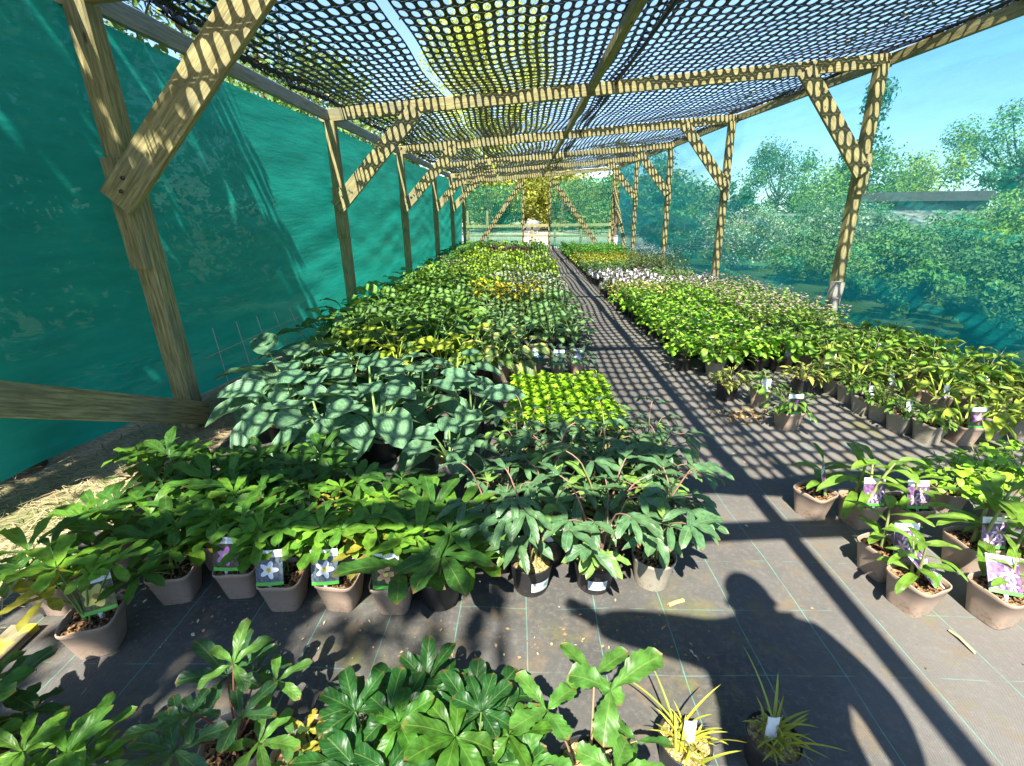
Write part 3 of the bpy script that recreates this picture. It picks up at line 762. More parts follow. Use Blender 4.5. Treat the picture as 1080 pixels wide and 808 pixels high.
def net(name, P, mat, nu, nv, amp, seed, uvs=1.):
    """wrinkled cloth; P(u, v) -> x, y, z and the outward normal"""
    u = np.linspace(0, 1, nu); v = np.linspace(0, 1, nv); U, V = np.meshgrid(u, v, indexing='ij')
    X, Y, Z, N, ul, vl = P(U, V)
    g = np.random.default_rng(seed); D = np.zeros_like(U)
    for i in range(9):
        fu, fv, ph, sl = g.uniform(.3, 1.6), g.uniform(1.5, 8), g.uniform(0, 6.28), g.uniform(-1.2, 1.2)
        D += np.sin(fv * (V * vl + sl * .25 * U * ul) * 2.2 + ph + 1.3 * np.sin(fu * U * ul + ph)) / (1 + fv * .5)
    D *= amp * np.sin(PI * np.clip(V, 0, 1)) ** .5
    pts = np.stack([X + D * N[0], Y + D * N[1], Z], -1)
    mb = MB(); mb.add(pts.reshape(-1, 3), grid_faces(nu, nv), 0, np.stack([U * ul, V * vl], -1).reshape(-1, 2))
    return mb.build(name, [M[mat]], house)


def PL(U, V):
    Y = 1.72 + U * 17.98; zz = zt(XL) - .14 - .03 * np.abs(np.sin(PI * (Y + .2) / 3.2))
    return XL - .085 - .30 * (1 - V) ** 2.2 * (1 - .75 * np.clip((Y - 3) / 2, 0, 1)), Y, V * (zz - .1 * np.clip((3.4 - Y) / 1.2, 0, 1)) + .012 + .1 * np.clip((3.4 - Y) / 1.2, 0, 1), (1, 0), 20.3, 2.5


def PR(U, V):
    Y = -.2 + U * 19.8; x = xr(Y)
    return x + .2 + .12 * (1 - V), Y, V * (zt(x) - .05) + .01, (1, 0), 19.2, 3.


net('side_net', PL, 'net_left', 300, 60, .011, 1)
net('side_net', PR, 'net_right', 220, 40, .03, 2)
net('end_net', lambda U, V: (XL + U * (-.02 - XL), 19.7 + 0 * U, V * 2.45 + .01, (0, 1), 2.3, 2.4), 'net_end', 30, 24, .015, 3)
net('end_net', lambda U, V: (1.15 + U * 2.4, 19.7 + 0 * U, V * (2.55 + .2 * U) + .01, (0, 1), 2.4, 2.6), 'net_end', 30, 24, .015, 4)


# dead leaves caught on the mesh
def flakes(mb, pts, s0, s1, cols, g, tilt=.6):
    for p in pts:
        s = g.uniform(s0, s1); q = g.random() * 6.28; c = np.array(p); asp = g.uniform(.35, .8)
        d = np.array([math.cos(q), math.sin(q), g.normal(0, tilt * .5)]) * s; e = np.array([-math.sin(q), math.cos(q), g.normal(0, tilt * .5)]) * s * asp
        n_ = np.array([0, 0, s * .25])
        mb.add([c - d, c - e * .9 + n_, c + d, c + e + n_, c + n_ * .2], [[0, 1, 4], [1, 2, 4], [2, 3, 4], [3, 0, 4]], 0, None, jc(cols[int(g.integers(len(cols)))], .25, g))


g = np.random.default_rng(21); mb = MB()
P_ = [(XL + abs(g.normal(0, .28)), y, 0) for y in g.uniform(1.5, 12, 420)] + [(3.45 + g.normal(0, .05), y, 0) for y in g.uniform(3.2, 8.5, 220)] + [(g.uniform(-2, 3.5), g.uniform(3, 12), 0) for i in range(70)]
P_ = [(x, y, zt(x) + .035 - .05 * abs(math.sin(PI * (y + .2) / 3.2))) for x, y, _ in P_]
flakes(mb, P_, .012, .035, [(.28, .2, .1), (.4, .3, .16), (.12, .08, .05), (.45, .38, .2)], g)
tag(mb.build('leaf_debris', [M['chip']]), 'dead brown leaves caught on the black roof mesh', 'dead leaves', kind='stuff')

# ------------------------------------------------------------------ plants, near and far
HEL = [hellebore(100 + i, 6, .17, .165, .06, (.065, .19, .022), (.17, .37, .03), (5, 7)) for i in range(5)]
HELD = [hellebore(120 + i, 6, .17, .165, .06, (.05, .155, .024), (.11, .27, .027), (5, 7), fresh=.3) for i in range(4)]
HELF = [hellebore(130 + i, 6, .2, .15, .055, (.11, .29, .03), (.19, .40, .035), (5, 7), fresh=.5, spreadr=.6, gap=True) for i in range(3)]
TALL = [tall_hellebore(140 + i) for i in range(5)]
BLUE = [hosta(150 + i, 12, .275, .235, .26, (.13, .275, .135), 'hosta_blue', (.2, .34, .09), cup=.09, bend=.8, fold=.1, wav=.018, droop=1.0) for i in range(4)]
GREENH = [hosta(160 + i, 14, .2, .16, .30, (.12, .25, .05), 'hosta', (.14, .27, .06), fold=.1) for i in range(3)]
GOLD = [hosta(170 + i, 11, .2, .165, .31, (.34, .45, .03), 'hosta', (.3, .4, .05), v=.12, fold=.08) for i in range(2)]
CREAM = [hosta(175 + i, 10, .21, .15, .28, (.11, .2, .06), 'hosta_cream', (.2, .27, .09)) for i in range(2)]
SMALLH = [hosta(180 + i, 13, .12, .075, .15, (.10, .18, .10), 'hosta', (.12, .2, .06), prof='ovate', nl=7, nw=3, cup=.05) for i in range(3)]
TOAD = [toad_lily(190 + i, 1 + i % 3) for i in range(6)]
VARI = [bushy(200 + i, 60, .12, .1, .085, .026, (.4, .5, .08), 'lance', 'hosta_cream') for i in range(3)]
BUSHY = [bushy(210 + i, 55, .13, .105, .07, .03, (.22, .42, .06), 'lance', 'lily') for i in range(3)]
BROAD = [bushy(215 + i, 42, .2, .16, .085, .07, (.24, .46, .045), 'heart', 'lily') for i in range(3)]
FERNY = [bushy(220 + i, 110, .18, .15, .04, .032, (.24, .46, .03), 'round', 'leaf') for i in range(2)]
YHOST = [hosta(230 + i, 12, .17, .075, .16, (.38, .5, .045), 'hosta', (.34, .44, .05), prof='ovate', nl=8, nw=3, cup=.04, bend=1.3) for i in range(3)]
ORD = ['first', 'second', 'third', 'fourth', 'fifth', 'sixth', 'seventh', 'eighth', 'ninth', 'tenth', 'eleventh', 'twelfth']


def rnd(a, b): return float(rng.uniform(a, b))


def px(p, dy=.06, z=0.):
    x, y = at(p[0], p[1], z); return x, y + dy


# --- front row of hellebores, one by one
FRONT = [
    ((95, 697), 'taupe', HELF[0], 'yellow', 'beige pot alone at the left with a yellow flower label', dict(card_at=(.35, .1), card_rz=.5, rz=.35)),
    ((182, 640), 'taupe', HEL[1], None, 'shaded beige pot with a hellebore just right of the yellow labelled one', dict(rz=.2)),
    ((252, 634), 'taupe', HELF[1], 'purple', 'beige pot with a pink flower label half hidden by pale hellebore leaves', dict(card_at=(-.3, -.8), rz=.1)),
    ((298, 648), 'taupe', HELF[2], 'white', 'hellebore in a beige pot, its leaves overlapping a white flower label', dict(card_at=(-.25, -.95), card_rz=.1, rz=.05)),
    ((358, 648), 'taupe', HELF[2], 'white', 'hellebore in a beige pot, bare soil beside its bluish white flower label', dict(card_at=(-.45, -.9), card_rz=.12, rz=-.1)),
    ((414, 651), 'taupe', HELF[0], 'cream', 'hellebore in a beige pot with a cream and maroon flower label', dict(card_at=(-.1, -1.0), card_rz=.05, rz=.02)),
    ((463, 645), 'black', HELD[1], None, 'round black pot at the row front with gritty soil and big dark leathery leaves', dict(fscale=1.25)),
    ((560, 630), 'black', TALL[1], None, 'black pot with pink stemmed hellebore, its sticker partly hidden by leaves', dict(sticker=.5)),
    ((628, 628), 'black', TALL[0], None, 'black pot with a clear white barcode sticker under grey green hellebore leaves', dict(sticker=.02)),
    ((690, 624), 'grey', TALL[2], None, 'hellebore in a pale grey round pot at the right end of the front row', dict()),
]
used = []
for p, pot, fol, card, lab, kw in FRONT:
    x, y = px(p); used.append((x, y))
    if pot == 'grey': pot = 'pale'
    potted('potted_hellebore', lab, 'hellebore', 'hellebores in the front row', x, y, pot, fol, card=card, scale=1.0, **kw)

# --- hellebore rows behind
rowy = [1.56, 1.78, 2.0]
for r_i, yy in enumerate(rowy):
    xs = np.arange(-1.74 + .08 * (r_i % 2), -.3, .22)
    for i, xx in enumerate(xs):
        if yy > 1.9 and xx > -1.05 or (yy > 1.7 and xx > -.5): continue
        x, y = xx + rnd(-.025, .025), yy + rnd(-.03, .03)
        fol = (HEL + HELD + HELD)[int(rng.integers(13))]
        lab = 'green hellebore, %s from left in %s row behind the front pots' % (ORD[i], ORD[r_i])
        potted('potted_hellebore', lab, 'hellebore', 'green hellebores behind the front row', x, y, 'taupe', fol, rnd(0, 6), 'blank' if rng.random() < .25 else None, (0.1, -.8), fscale=rnd(.75, 1.2), prz=rnd(-.2, .2), lean=True)
# a few at the far left with paler leaves, by the straw
for i, (x, y, f) in enumerate([(-1.78, 1.33, 1), (-1.95, 2.05, 2)]):
    potted('potted_hellebore', 'hellebore at the bed edge beside the straw, %s from the front' % ORD[i], 'hellebore', 'hellebores along the straw edge', x, y, 'taupe', HELD[f], i * 1.3, 'yellow' if i == 0 else None, (.4, -.6))
# grey green tall hellebores on the right of the bed
n_ = 0
for r_i, yy in enumerate([1.62, 1.86, 2.1, 2.33]):
    for i, xx in enumerate([-.12, .12, .36, .6]):
        x, y = xx + rnd(-.03, .03) + .04 * r_i, yy + rnd(-.03, .03)
        if r_i > 3 and i == 0: continue
        lab = 'tall grey green hellebore %s from the path in the %s row back' % (ORD[3 - i], ORD[r_i])
        potted('potted_hellebore', lab, 'hellebore', 'tall grey green hellebores beside the path', x, y, 'black', TALL[(n_ * 2 + r_i) % 5], n_ * .9, 'blank' if n_ % 4 == 1 else None, fscale=rnd(.85, 1.12) * (1 - .05 * r_i)); n_ += 1

# --- big blue hostas
BH = [(-.40, 2.26, 'grey', 'blue hosta in a grey pot with bare bark soil, nearest the path'), (-.88, 2.5, 'big', 'blue hosta in a big black pot, its thick stems and bark soil showing'),
      (-1.2, 2.45, 'big', 'blue hosta in a black pot left of the one with bare stems'), (-1.5, 2.62, 'big', 'blue hosta in a tilted black pot beside the timber post, front row'), 
      (-.33, 2.78, 'black', 'blue hosta with one yellowing leaf, by the gap before the lime plants'), (-.68, 2.86, 'big', 'blue hosta with cupped leaves in the middle of the second hosta row'), (-1.06, 2.95, 'big', 'blue hosta with the broadest puckered leaves, second row'),
      (-1.45, 2.95, 'big', 'blue hosta in the second row behind the tilted pot'), (-1.8, 3.2, 'big', 'large blue hosta leaning on the netting just past the post'),
      (-.5, 3.3, 'big', 'blue hosta at the back right of the blue hostas'), (-.92, 3.38, 'big', 'blue hosta at the back middle of the blue hostas'), (-1.35, 3.4, 'big', 'blue hosta directly in front of the golden hostas'), (-1.8, 3.6, 'big', 'blue hosta at the back left of the blue hostas, against the netting')]
for i, (x, y, pot, lab) in enumerate(BH):
    potted('potted_hosta', lab, 'hosta', 'big blue hostas', x, y, pot, BLUE[i % 4], 1.1 * i + .4, 'blank' if i in (0, 6) else None, (.5, -.5), fscale=.72 if i == 0 else (rnd(.78, .9) if y > 3.25 else rnd(.9, 1.12)))
# --- golden, green and cream edged hostas behind them
GH = [(-1.5, 4.0, GOLD[0], 'golden yellow hosta by the left wall, the brightest clump', 1.05), (-1.18, 4.1, GOLD[1], 'golden hosta right of the brightest clump', 1.0), (-.72, 3.95, GOLD[1], 'low golden hosta with rounded leaves behind the blue hostas', .85), (-.5, 4.05, GOLD[0], 'golden hosta next to the upright blue green hosta', .9),
      (-.3, 4.0, GREENH[0], 'upright blue green hosta on long stalks beside the cream edged one', .95), (-1.9, 4.2, GREENH[1], 'broad green hosta against the left netting', 1.1), (-.9, 4.45, GREENH[2], 'broad green hosta behind the low golden hosta', 1.1), (-1.35, 4.55, GREENH[0], 'broad green hosta behind the brightest golden clump', 1.15), (-1.75, 4.7, GREENH[1], 'tall green hosta near the second post', 1.15), (-.5, 4.5, GREENH[2], 'broad green hosta behind the upright blue green one', 1.0)]
for i, (x, y, f, lab, s) in enumerate(GH):
    potted('potted_hosta', lab, 'hosta', 'golden and green hostas', x, y, 'black', f, i * 1.7, fscale=s)
potted('potted_hosta', 'cream edged hosta with drooping leaves in a beige pot', 'hosta', None, -.03, 4.05, 'taupe', CREAM[0], .5)
potted('potted_hosta', 'cream edged hosta left of the drooping cream edged one', 'hosta', None, -.19, 3.92, 'taupe', CREAM[1], 2.2, 'blank')
for i, (p, card, lab) in enumerate([((566, 396), 'blue', 'small hosta with a blue flower label'), ((589, 398), 'mauve', 'small hosta with a mauve flower label, middle of the three'), ((609, 396), 'mauve', 'small hosta with a mauve flower label, nearest the path')]):
    x, y = px(p); potted('potted_hosta', lab, 'hosta', 'small labelled hostas', x, y, 'small', SMALLH[i], i, card, (0, -1.0), -.12, fscale=1.0)

# --- bright lime plugs
LIME = [mound(300 + i, 34, .07, .075, .04, (.26, .52, .015), (.36, .58, .03), 5, pot='b', potr=.045, prof='round', up=.5) for i in range(4)]
for m in LIME: m.name = 'lime_seedling'
for i in range(7):
    for j in range(8):
        o = link('lime_seedling', LIME[int(rng.integers(4))], None, (-.01 + i * .105 + rnd(-.01, .01), 2.74 + j * .12 + rnd(-.01, .01), -.035), (0, 0, rnd(0, 6)), rnd(.9, 1.15))
        o.location.z = .004; tag(o, 'small bright lime green seedling pot in the low block before the hostas', 'seedling', 'lime green seedling pots')

# --- rows of hostas receding along the left bed
FH = {}
def variants(key, n, fn): FH[key] = [fn(i) for i in range(n)]
variants('blue', 3, lambda i: far_hosta(400 + i, 13, .17, .105, .2, (.23, .43, .14), 'hosta'))
variants('green', 3, lambda i: far_hosta(410 + i, 12, .18, .13, .24, (.19, .39, .06), 'hosta'))
variants('yellow', 2, lambda i: far_hosta(420 + i, 14, .17, .05, .16, (.62, .48, .01), 'hosta', prof='lance'))
variants('white', 3, lambda i: far_hosta(430 + i, 13, .16, .085, .18, (.2, .34, .13), 'hosta_white'))
variants('lime', 3, lambda i: far_hosta(440 + i, 13, .16, .11, .19, (.34, .54, .035), 'hosta'))
variants('deep', 2, lambda i: far_hosta(450 + i, 12, .17, .12, .2, (.09, .24, .04), 'hosta'))
variants('purple', 2, lambda i: far_hosta(460 + i, 15, .12, .11, .17, (.09, .03, .04), 'hosta', prof='round'))
FL = {'blue': ('blue green hosta in the rows behind the small labelled hostas', 'blue green hosta rows'), 'green': ('broad green hosta in the rows along the left netting', 'green hosta rows'),
      'yellow': ('narrow golden leaved hosta in the short yellow row by the path', 'yellow hosta row'), 'white': ('white edged hosta in the block behind the yellow row', 'white edged hosta rows'),
      'lime': ('lime green hosta in the long rows towards the far end', 'lime green hosta rows'), 'deep': ('deep green plant in the last rows of the left bed', 'deep green rows at the far end'), 'purple': ('dark purple leaved plant near the far end of the left bed', 'purple leaved plants')}
y = 4.85
while y < 18.6:
    dx = .27 if y < 9 else .33
    for x in np.arange(-2.1, .72, dx):
        xx, yy = x + rnd(-.05, .05), y + rnd(-.06, .06)
        if xx < -2.12: xx = -2.1
        if y < 6.3: kk = 'blue' if xx > -.7 or rng.random() < .2 else 'green'
        elif y < 7.3: kk = 'yellow' if -.55 < xx < .3 and y > 6.5 else ('blue' if xx > -1 else 'green')
        elif y < 9.3: kk = 'white' if xx > -.45 else ('green' if xx < -1.2 or rng.random() < .3 else 'lime')
        elif y < 14.2: kk = 'lime' if rng.random() < .85 else 'white'
        elif y < 16.3: kk = 'purple' if -1.3 < xx < .25 else 'deep'
        else: kk = 'deep' if rng.random() < .7 else 'lime'
        if kk == 'lime' and xx < -1.5 and y > 11: kk = 'deep'
        f = FH[kk]
        o = link('potted_hosta' if kk != 'purple' else 'potted_heuchera', f[int(rng.integers(len(f)))], None, (xx, yy, .004), (0, 0, rnd(0, 6)), rnd(.9, 1.2) * (1 if y < 9 else 1.1))
        o.scale = o.scale * (1.4 if kk == 'yellow' else (.85 if y < 6.6 and xx > -.7 else 1))
        tag(o, FL[kk][0], 'hosta' if kk != 'purple' else 'heuchera', FL[kk][1])
    y += .32 if y < 9 else .40
o = link('potted_shrublet', mound(470, 50, .13, .13, .05, (.16, .22, .12), (.25, .3, .18), 8, potr=.11, prof='lance'), None, (*px((577, 292)), .004), scale=1.3)
tag(o, 'grey leaved plant in a black pot standing out on the path edge', 'potted plant')

# --- right bed: mass of low bright green foliage
EPI = [mound(500 + i, 58, .2, .145, .06, (.19, .42, .025), (.32, .52, .05), 12, (.75, .62, .5), 2, lw=.9) for i in range(5)]
EPIP = [mound(510 + i, 52, .2, .14, .05, (.42, .5, .07), (.55, .55, .18), 12, (.8, .65, .5), 3) for i in range(2)]
EPIF = [mound(520 + i, 48, .23, .15, .055, (.2, .38, .04), (.32, .46, .09), 12, (.75, .55, .48), 14, pot='t') for i in range(3)]
y = 4.22
while y < 8.3:
    for x in np.arange(1.62, 4.05, .225):
        if x > 2.7 and y < 5.05 + (x - 2.7) * .3: continue
        if x < 1.72 and 4.8 < y < 4.95: continue
        xx, yy = x + rnd(-.05, .05) - (.05 if y > 6 else 0), y + rnd(-.05, .05)
        if y > 7.1 and xx < 2.3: f, lb, gp = EPIP, 'pale yellow green mound at the far end of the bright green bed', 'pale mounds in the right bed'
        elif xx > 2.7 or y > 7.2: f, lb, gp = EPIF, 'bright green mound with tiny pinkish flowers in the bed by the right netting', 'flowering mounds by the right netting'
        else: f, lb, gp = EPI, 'low bright green heart leaved mound in the dense bed right of the path', 'bright green mounds right of the path'
        o = link('potted_mound', f[int(rng.integers(len(f)))], None, (xx, yy, .004), (0, 0, rnd(0, 6)), rnd(.95, 1.2)); tag(o, lb, 'green plant', gp)
    y += .235
# --- separate pots in front of that bed
SOLO = [((768, 424), 'black', VARI[0], None, 'black pot of yellow edged foliage at the corner of the bright green bed'), ((804, 431), 'taupe', BUSHY[0], 'bigblank', 'beige pot with a tall blank white label, beside the black pot'),
        ((833, 456), 'taupe', BUSHY[1], 'purple', 'beige pot with a pink flower label standing out nearest the path'), ((849, 418), 'black', VARI[1], None, 'black pot of arching yellow edged foliage behind the pink labelled pot'),
        ((828, 391), 'taupe', BROAD[0], 'bigblank', 'beige pot with a pale label at the front right corner of the green bed'), ((812, 388), 'taupe', BROAD[1], 'bigblank', 'narrow beige pot with a pale label tucked beside the corner pot'),
        ((755, 398), 'stone', EPI[0] if False else BROAD[2], None, 'pale ribbed pot showing under the edge of the bright green bed')]
for i, (p, pot, f, card, lab) in enumerate(SOLO):
    x, y = px(p); potted('potted_perennial', lab, 'potted plant', 'pots in the gap on the right', x, y, pot, f, i * .9, card, (-.1, -1.0), -.15, fscale=1.2)
# row of beige pots running to the right
ROW = [(868, 410), (882, 418), (898, 427), (914, 439), (933, 447), (953, 459), (982, 470)]
for i, p in enumerate(ROW):
    x, y = px(p, .05); potted('potted_perennial', 'square grey beige pot, %s from the left along the slanting row' % ORD[i], 'potted plant', 'slanting row of square pots', x, y, 'stone', BUSHY[i % 3], i, 'blank' if i in (0, 3, 5) else None, (0, -.6), prz=.25, fscale=.95)
LABEL8 = [((1019, 472), 'taupe', YHOST[0], 'purple', 'big beige pot with a white topped pink label and arching yellow green hosta'), ((1051, 465), 'stone', YHOST[1], None, 'beige pot right of the white topped label pot'), ((1082, 465), 'stone', YHOST[2], None, 'beige pot cut by the right edge of the picture')]
for i, (p, pot, f, card, lab) in enumerate(LABEL8):
    x, y = px(p); potted('potted_hosta', lab, 'hosta', 'yellow green hostas on the right', x, y, pot, f, i * 2, card, (0, -1), -.15, fscale=1.15)
n_ = 0
for r_i, yy in enumerate([3.3, 3.56, 3.82, 4.08]):
    for i, xx in enumerate(np.arange(2.72 + .05 * r_i, 4.2, .235)):
        if r_i == 0 and xx < 3.0: continue
        f = [YHOST[n_ % 3], BROAD[n_ % 3], VARI[n_ % 3], BUSHY[n_ % 3]][(n_ * 3 + r_i) % 4]
        potted('potted_perennial', 'yellow green plant behind the slanting pots, %s from left in %s row' % (ORD[i], ORD[r_i]), 'potted plant', 'leafy plants by the right netting', xx + rnd(-.03, .03), yy + rnd(-.03, .03), 'taupe', f, n_ * 1.1, 'blank' if n_ % 3 == 0 else None, fscale=rnd(1.05, 1.3)); n_ += 1
for r_i, yy in enumerate([4.42, 4.68, 4.94]):
    for i, xx in enumerate(np.arange(2.78 + .06 * r_i, 4.15, .24)):
        potted('potted_perennial', 'broad leaved plant by the right netting, %s from left in %s back row' % (ORD[i], ORD[r_i]), 'potted plant', 'broad leaved plants by the right netting', xx + rnd(-.03, .03), yy + rnd(-.03, .03), 'taupe', BROAD[n_ % 3], n_ * 1.3, 'bigblank' if n_ % 3 == 0 else None, (0, -.9)); n_ += 1

# --- right foreground: toad lilies with picture labels
TL = [((862, 552), 0, 'beige pot at the path corner with a small plant and leaning pink label', dict(card_at=(.6, -.2), card_rz=.9, rz=.5)), ((912, 562), 2, 'leafy toad lily behind, with the pink label facing the path', dict(card_at=(.1, -.9), rz=.2)), ((960, 566), 4, 'beige pot with a pink label, right of the leafy toad lily', dict(card_at=(.0, -.8), rz=.1)),
      ((937, 618), 3, 'beige pot with a crisp white topped pink label and two long arching leaves', dict(card_at=(.45, -.9), rz=.3)), ((972, 655), 1, 'nearest beige pot at the path with a fallen pink label and bare bark soil', dict(card_at=(.75, -.4), card_tilt=-.9, card_rz=.7, rz=.35)),
      ((1030, 610), 5, 'tall toad lily with the broadest leaves and an upright pink label', dict(card_at=(.3, -.9), rz=.1)), ((1062, 668), 0, 'beige pot in the bottom right corner with a leaning pink label', dict(card_at=(-.35, -.5), card_tilt=-.7, card_rz=-.3, rz=.25)), ((1085, 625), 2, 'toad lily at the right edge behind the corner pot', dict(rz=.7))]
for i, (p, f, lab, kw) in enumerate(TL):
    x, y = px(p, .07); potted('potted_toad_lily', lab, 'toad lily', 'toad lilies with pink labels', x, y, 'taupe', TOAD[f], card=None if i == 7 else 'toad', scale=1.0, fscale=[.85, 1.2, .8, 1.0, .85, 1.25, .7, 1.1][i], **kw)
for i, (p, lab) in enumerate([((1005, 545), 'feathery bright green plant, leftmost behind the toad lilies'), ((1042, 535), 'feathery bright green plant in the middle behind the toad lilies'), ((1078, 525), 'feathery bright green plant at the right edge behind the toad lilies'), ((1062, 565), 'feathery bright green plant just behind the tall toad lily')]):
    x, y = px(p); potted('potted_perennial', lab, 'potted plant', 'feathery plants on the right', x, y, 'small', FERNY[i % 2], i, fscale=1.0)

# --- far right beds
FR = {}
FR['tags'] = [mound(600 + i, 26, .09, .075, .035, (.14, .18, .09), (.3, .25, .16), 6, (.7, .5, .5), 4, tagged=True, potr=.055) for i in range(3)]
FR['cut'] = [mound(610 + i, 60, .15, .12, .045, (.14, .32, .06), (.22, .38, .08), 9, (.8, .8, .8), 3, prof='lance') for i in range(2)]
FR['orange'] = [mound(620 + i, 60, .17, .12, .05, (.36, .46, .03), (.46, .5, .05), 9, (.8, .3, .03), 12, prof='lance') for i in range(2)]
FR['dense'] = [mound(630 + i, 70, .26, .12, .06, (.12, .34, .03), (.2, .42, .05), 10, prof='lance') for i in range(3)]
FR['tall'] = [mound(640 + i, 60, .4, .16, .05, (.12, .22, .09), (.2, .26, .14), 14, (.75, .78, .8), 26, prof='lance') for i in range(2)]
FRL = {'tags': ('small potted plant with an upright white label in the far right block', 'white labelled pots'), 'cut': ('green bushy potted plant behind the white labelled block', 'green bushy plants far right'), 'orange': ('yellow green plant dotted with orange flowers far down the right side', 'orange flowered plants'),
       'dense': ('upright dense green plant in a black pot near the far doorway', 'dense green plants by the doorway'), 'tall': ('tall airy plant with white flowers against the right netting', 'white flowered tall plants')}
y = 8.65
while y < 18.2:
    dx = .2 if y < 10.6 else .3
    for x in np.arange(1.55, xr(y) - .2, dx):
        if y < 10.6: kk = 'tags' if not (y > 9.6 and x > 2.9) else 'cut'
        elif y < 12.4: kk = 'cut' if x < 2.7 else 'tall'
        elif y < 14.4: kk = 'orange'
        else: kk = 'dense'
        if y < 10.6 and 9.35 < y < 9.7: continue
        if y < 10.6 and rng.random() < .12: continue
        f = FR[kk]; o = link('potted_perennial', f[int(rng.integers(len(f)))], None, (x + rnd(-.04, .04), y + rnd(-.05, .05), .004), (0, 0, rnd(-.5, .5) if kk == 'tags' else rnd(0, 6)), rnd(.95, 1.2) * (1.15 if kk == 'tags' else 1))
        tag(o, FRL[kk][0], 'potted plant', FRL[kk][1])
    y += .21 if y < 10.6 else .34

# --- foreground at the bottom edge: close, detailed plants
CLOSE = [hellebore(700, 8, .2, .15, .05, (.10, .27, .03), (.15, .34, .035), (6, 7), hi=True, fresh=.6, spreadr=.7),
         hellebore(701, 9, .21, .13, .048, (.03, .10, .035), (.10, .24, .04), (5, 6), hi=True, fresh=.3, serr=.04, stemc=(.16, .06, .04)),
         hellebore(702, 13, .19, .13, .062, (.02, .10, .018), (.06, .2, .02), (5, 7), hi=True, fresh=.3, serr=.02),
         hellebore(703, 12, .18, .13, .06, (.022, .10, .02), (.07, .2, .02), (5, 7), hi=True, fresh=.3, serr=.02),
         hellebore(704, 6, .2, .13, .06, (.07, .21, .035), (.10, .26, .04), (3, 5), hi=True, fresh=.5, serr=.09, stemc=(.3, .2, .1)),
         hellebore(705, 5, .09, .07, .028, (.045, .13, .05), (.08, .2, .05), (3, 5), hi=True, fresh=.5, serr=.04)]
BOT = [((62, 905), CLOSE[0], 'taupe', 'bright glossy hellebore in the bottom left corner', .8, 1.1, None), ((245, 838), CLOSE[1], 'taupe', 'dark veined hellebore with pale ribs and bare soil at the bottom edge', 1.0, .3, None), ((325, 850), CLOSE[5], 'taupe', 'small leaved hellebore in a beige pot with a broken rim at the bottom edge', 1.0, .9, None),
       ((400, 880), CLOSE[2], 'black', 'dark glossy broad leaved hellebore, left of the bottom centre', 1.0, .4, None), ((505, 880), CLOSE[3], 'black', 'dark glossy broad leaved hellebore, right of the bottom centre', 1.0, 2.0, None), ((455, 830), CLOSE[2], 'black', 'dark glossy hellebore behind the two at the bottom centre', .85, 3.1, None),
       ((620, 872), CLOSE[4], 'black', 'pale green hellebore with toothed leaves, right of the dark ones', 1.1, .2, 'blank'), ((-20, 850), CLOSE[3], 'taupe', 'shaded hellebore at the left edge beside the bright one', 1.0, 4.4, None)]
for p, f, pot, lab, s, rz, card in BOT:
    x, y = px(p, .05); potted('potted_hellebore', lab, 'hellebore', 'hellebores along the bottom edge', x, y, pot, f, rz, card, (.2, -.5), scale=.95, fscale=s)
for i, (p, lab) in enumerate([((722, 826), 'yellow grass tuft in a small pot at the bottom edge, left of the two'), ((815, 822), 'yellow grass tuft with an upright white label, right of the two')]):
    x, y = px(p, .04); potted('potted_grass', lab, 'ornamental grass', 'yellow grass pots', x, y, 'black', grass_tuft(710 + i, h=.2 if i == 0 else .23), i * .9, 'blank' if i else 'blank', (-.2 if i else .1, -.1), -.1, scale=.8)

# ------------------------------------------------------------------ litter on the ground
g = np.random.default_rng(33); mb = MB(); pts = []
for i in range(560):
    k_ = g.random()
    if k_ < .4: p = (g.uniform(-1.7, .7), 1.28 + abs(g.normal(0, .12)) - .16)
    elif k_ < .6: p = at(g.uniform(730, 1080), g.uniform(400, 560))
    elif k_ < .75: p = (g.normal(1.5, .12), g.uniform(1.2, 8))
    else: p = (g.uniform(-1.8, 3.6), g.uniform(.7, 4))
    pts.append((p[0], p[1], .013))
flakes(mb, pts, .0015, .010, [(.3, .19, .1), (.4, .28, .15), (.2, .12, .07), (.45, .36, .22)], g, .4)
tag(mb.build('bark_litter', [M['chip']]), 'scattered bark chips and dry leaf bits on the black ground fabric', 'bark chips', kind='stuff')
mb = MB(); g = np.random.default_rng(34)     # the orange leaf heap under the bright green bed
x0, y0 = at(785, 440); flakes(mb, [(x0 + g.normal(0, .13), y0 + g.normal(0, .07), .012 + abs(g.normal(0, .008))) for i in range(130)], .008, .024, [(.45, .27, .1), (.5, .4, .2), (.3, .18, .08)], g)
tag(mb.build('leaf_litter', [M['chip']]), 'small drift of orange brown leaf litter beside the black corner pot', 'leaf litter', kind='stuff')
# straw lying along the left netting
mb = MB(); g = np.random.default_rng(35)
for i in range(4200):
    y = g.uniform(.9, 4.6); x = g.uniform(-3.4, -2.02 + .1 * g.random()) if y < 2.9 else g.uniform(-2.6, -2.15)
    q = g.normal(.3, .8); L = g.uniform(.04, .16); z = .006 + abs(g.normal(0, .012)); d = np.array([math.cos(q), math.sin(q), g.normal(0, .12)]) * L; e = np.array([-math.sin(q), math.cos(q), 0]) * .0016
    c = np.array([x, y, z]); mb.add([c - e, c + e, c + d + e, c + d - e], [[0, 1, 2, 3]], 0, None, jc((.42, .33, .19), .3, g))
for i in range(500):
    x, y = g.uniform(-2.75, -2.1), g.uniform(.9, 3.2)
    leaf(mb, (x, y, 0), g.random() * 6, 1.2, g.uniform(.03, .09), .004, .8, .2, 'blade', jc((.09, .17, .04), .3, g), 3, 1, 0)
tag(mb.build('straw', [M['chip']]), 'dry straw and short grass along the foot of the left netting', 'straw', kind='stuff')
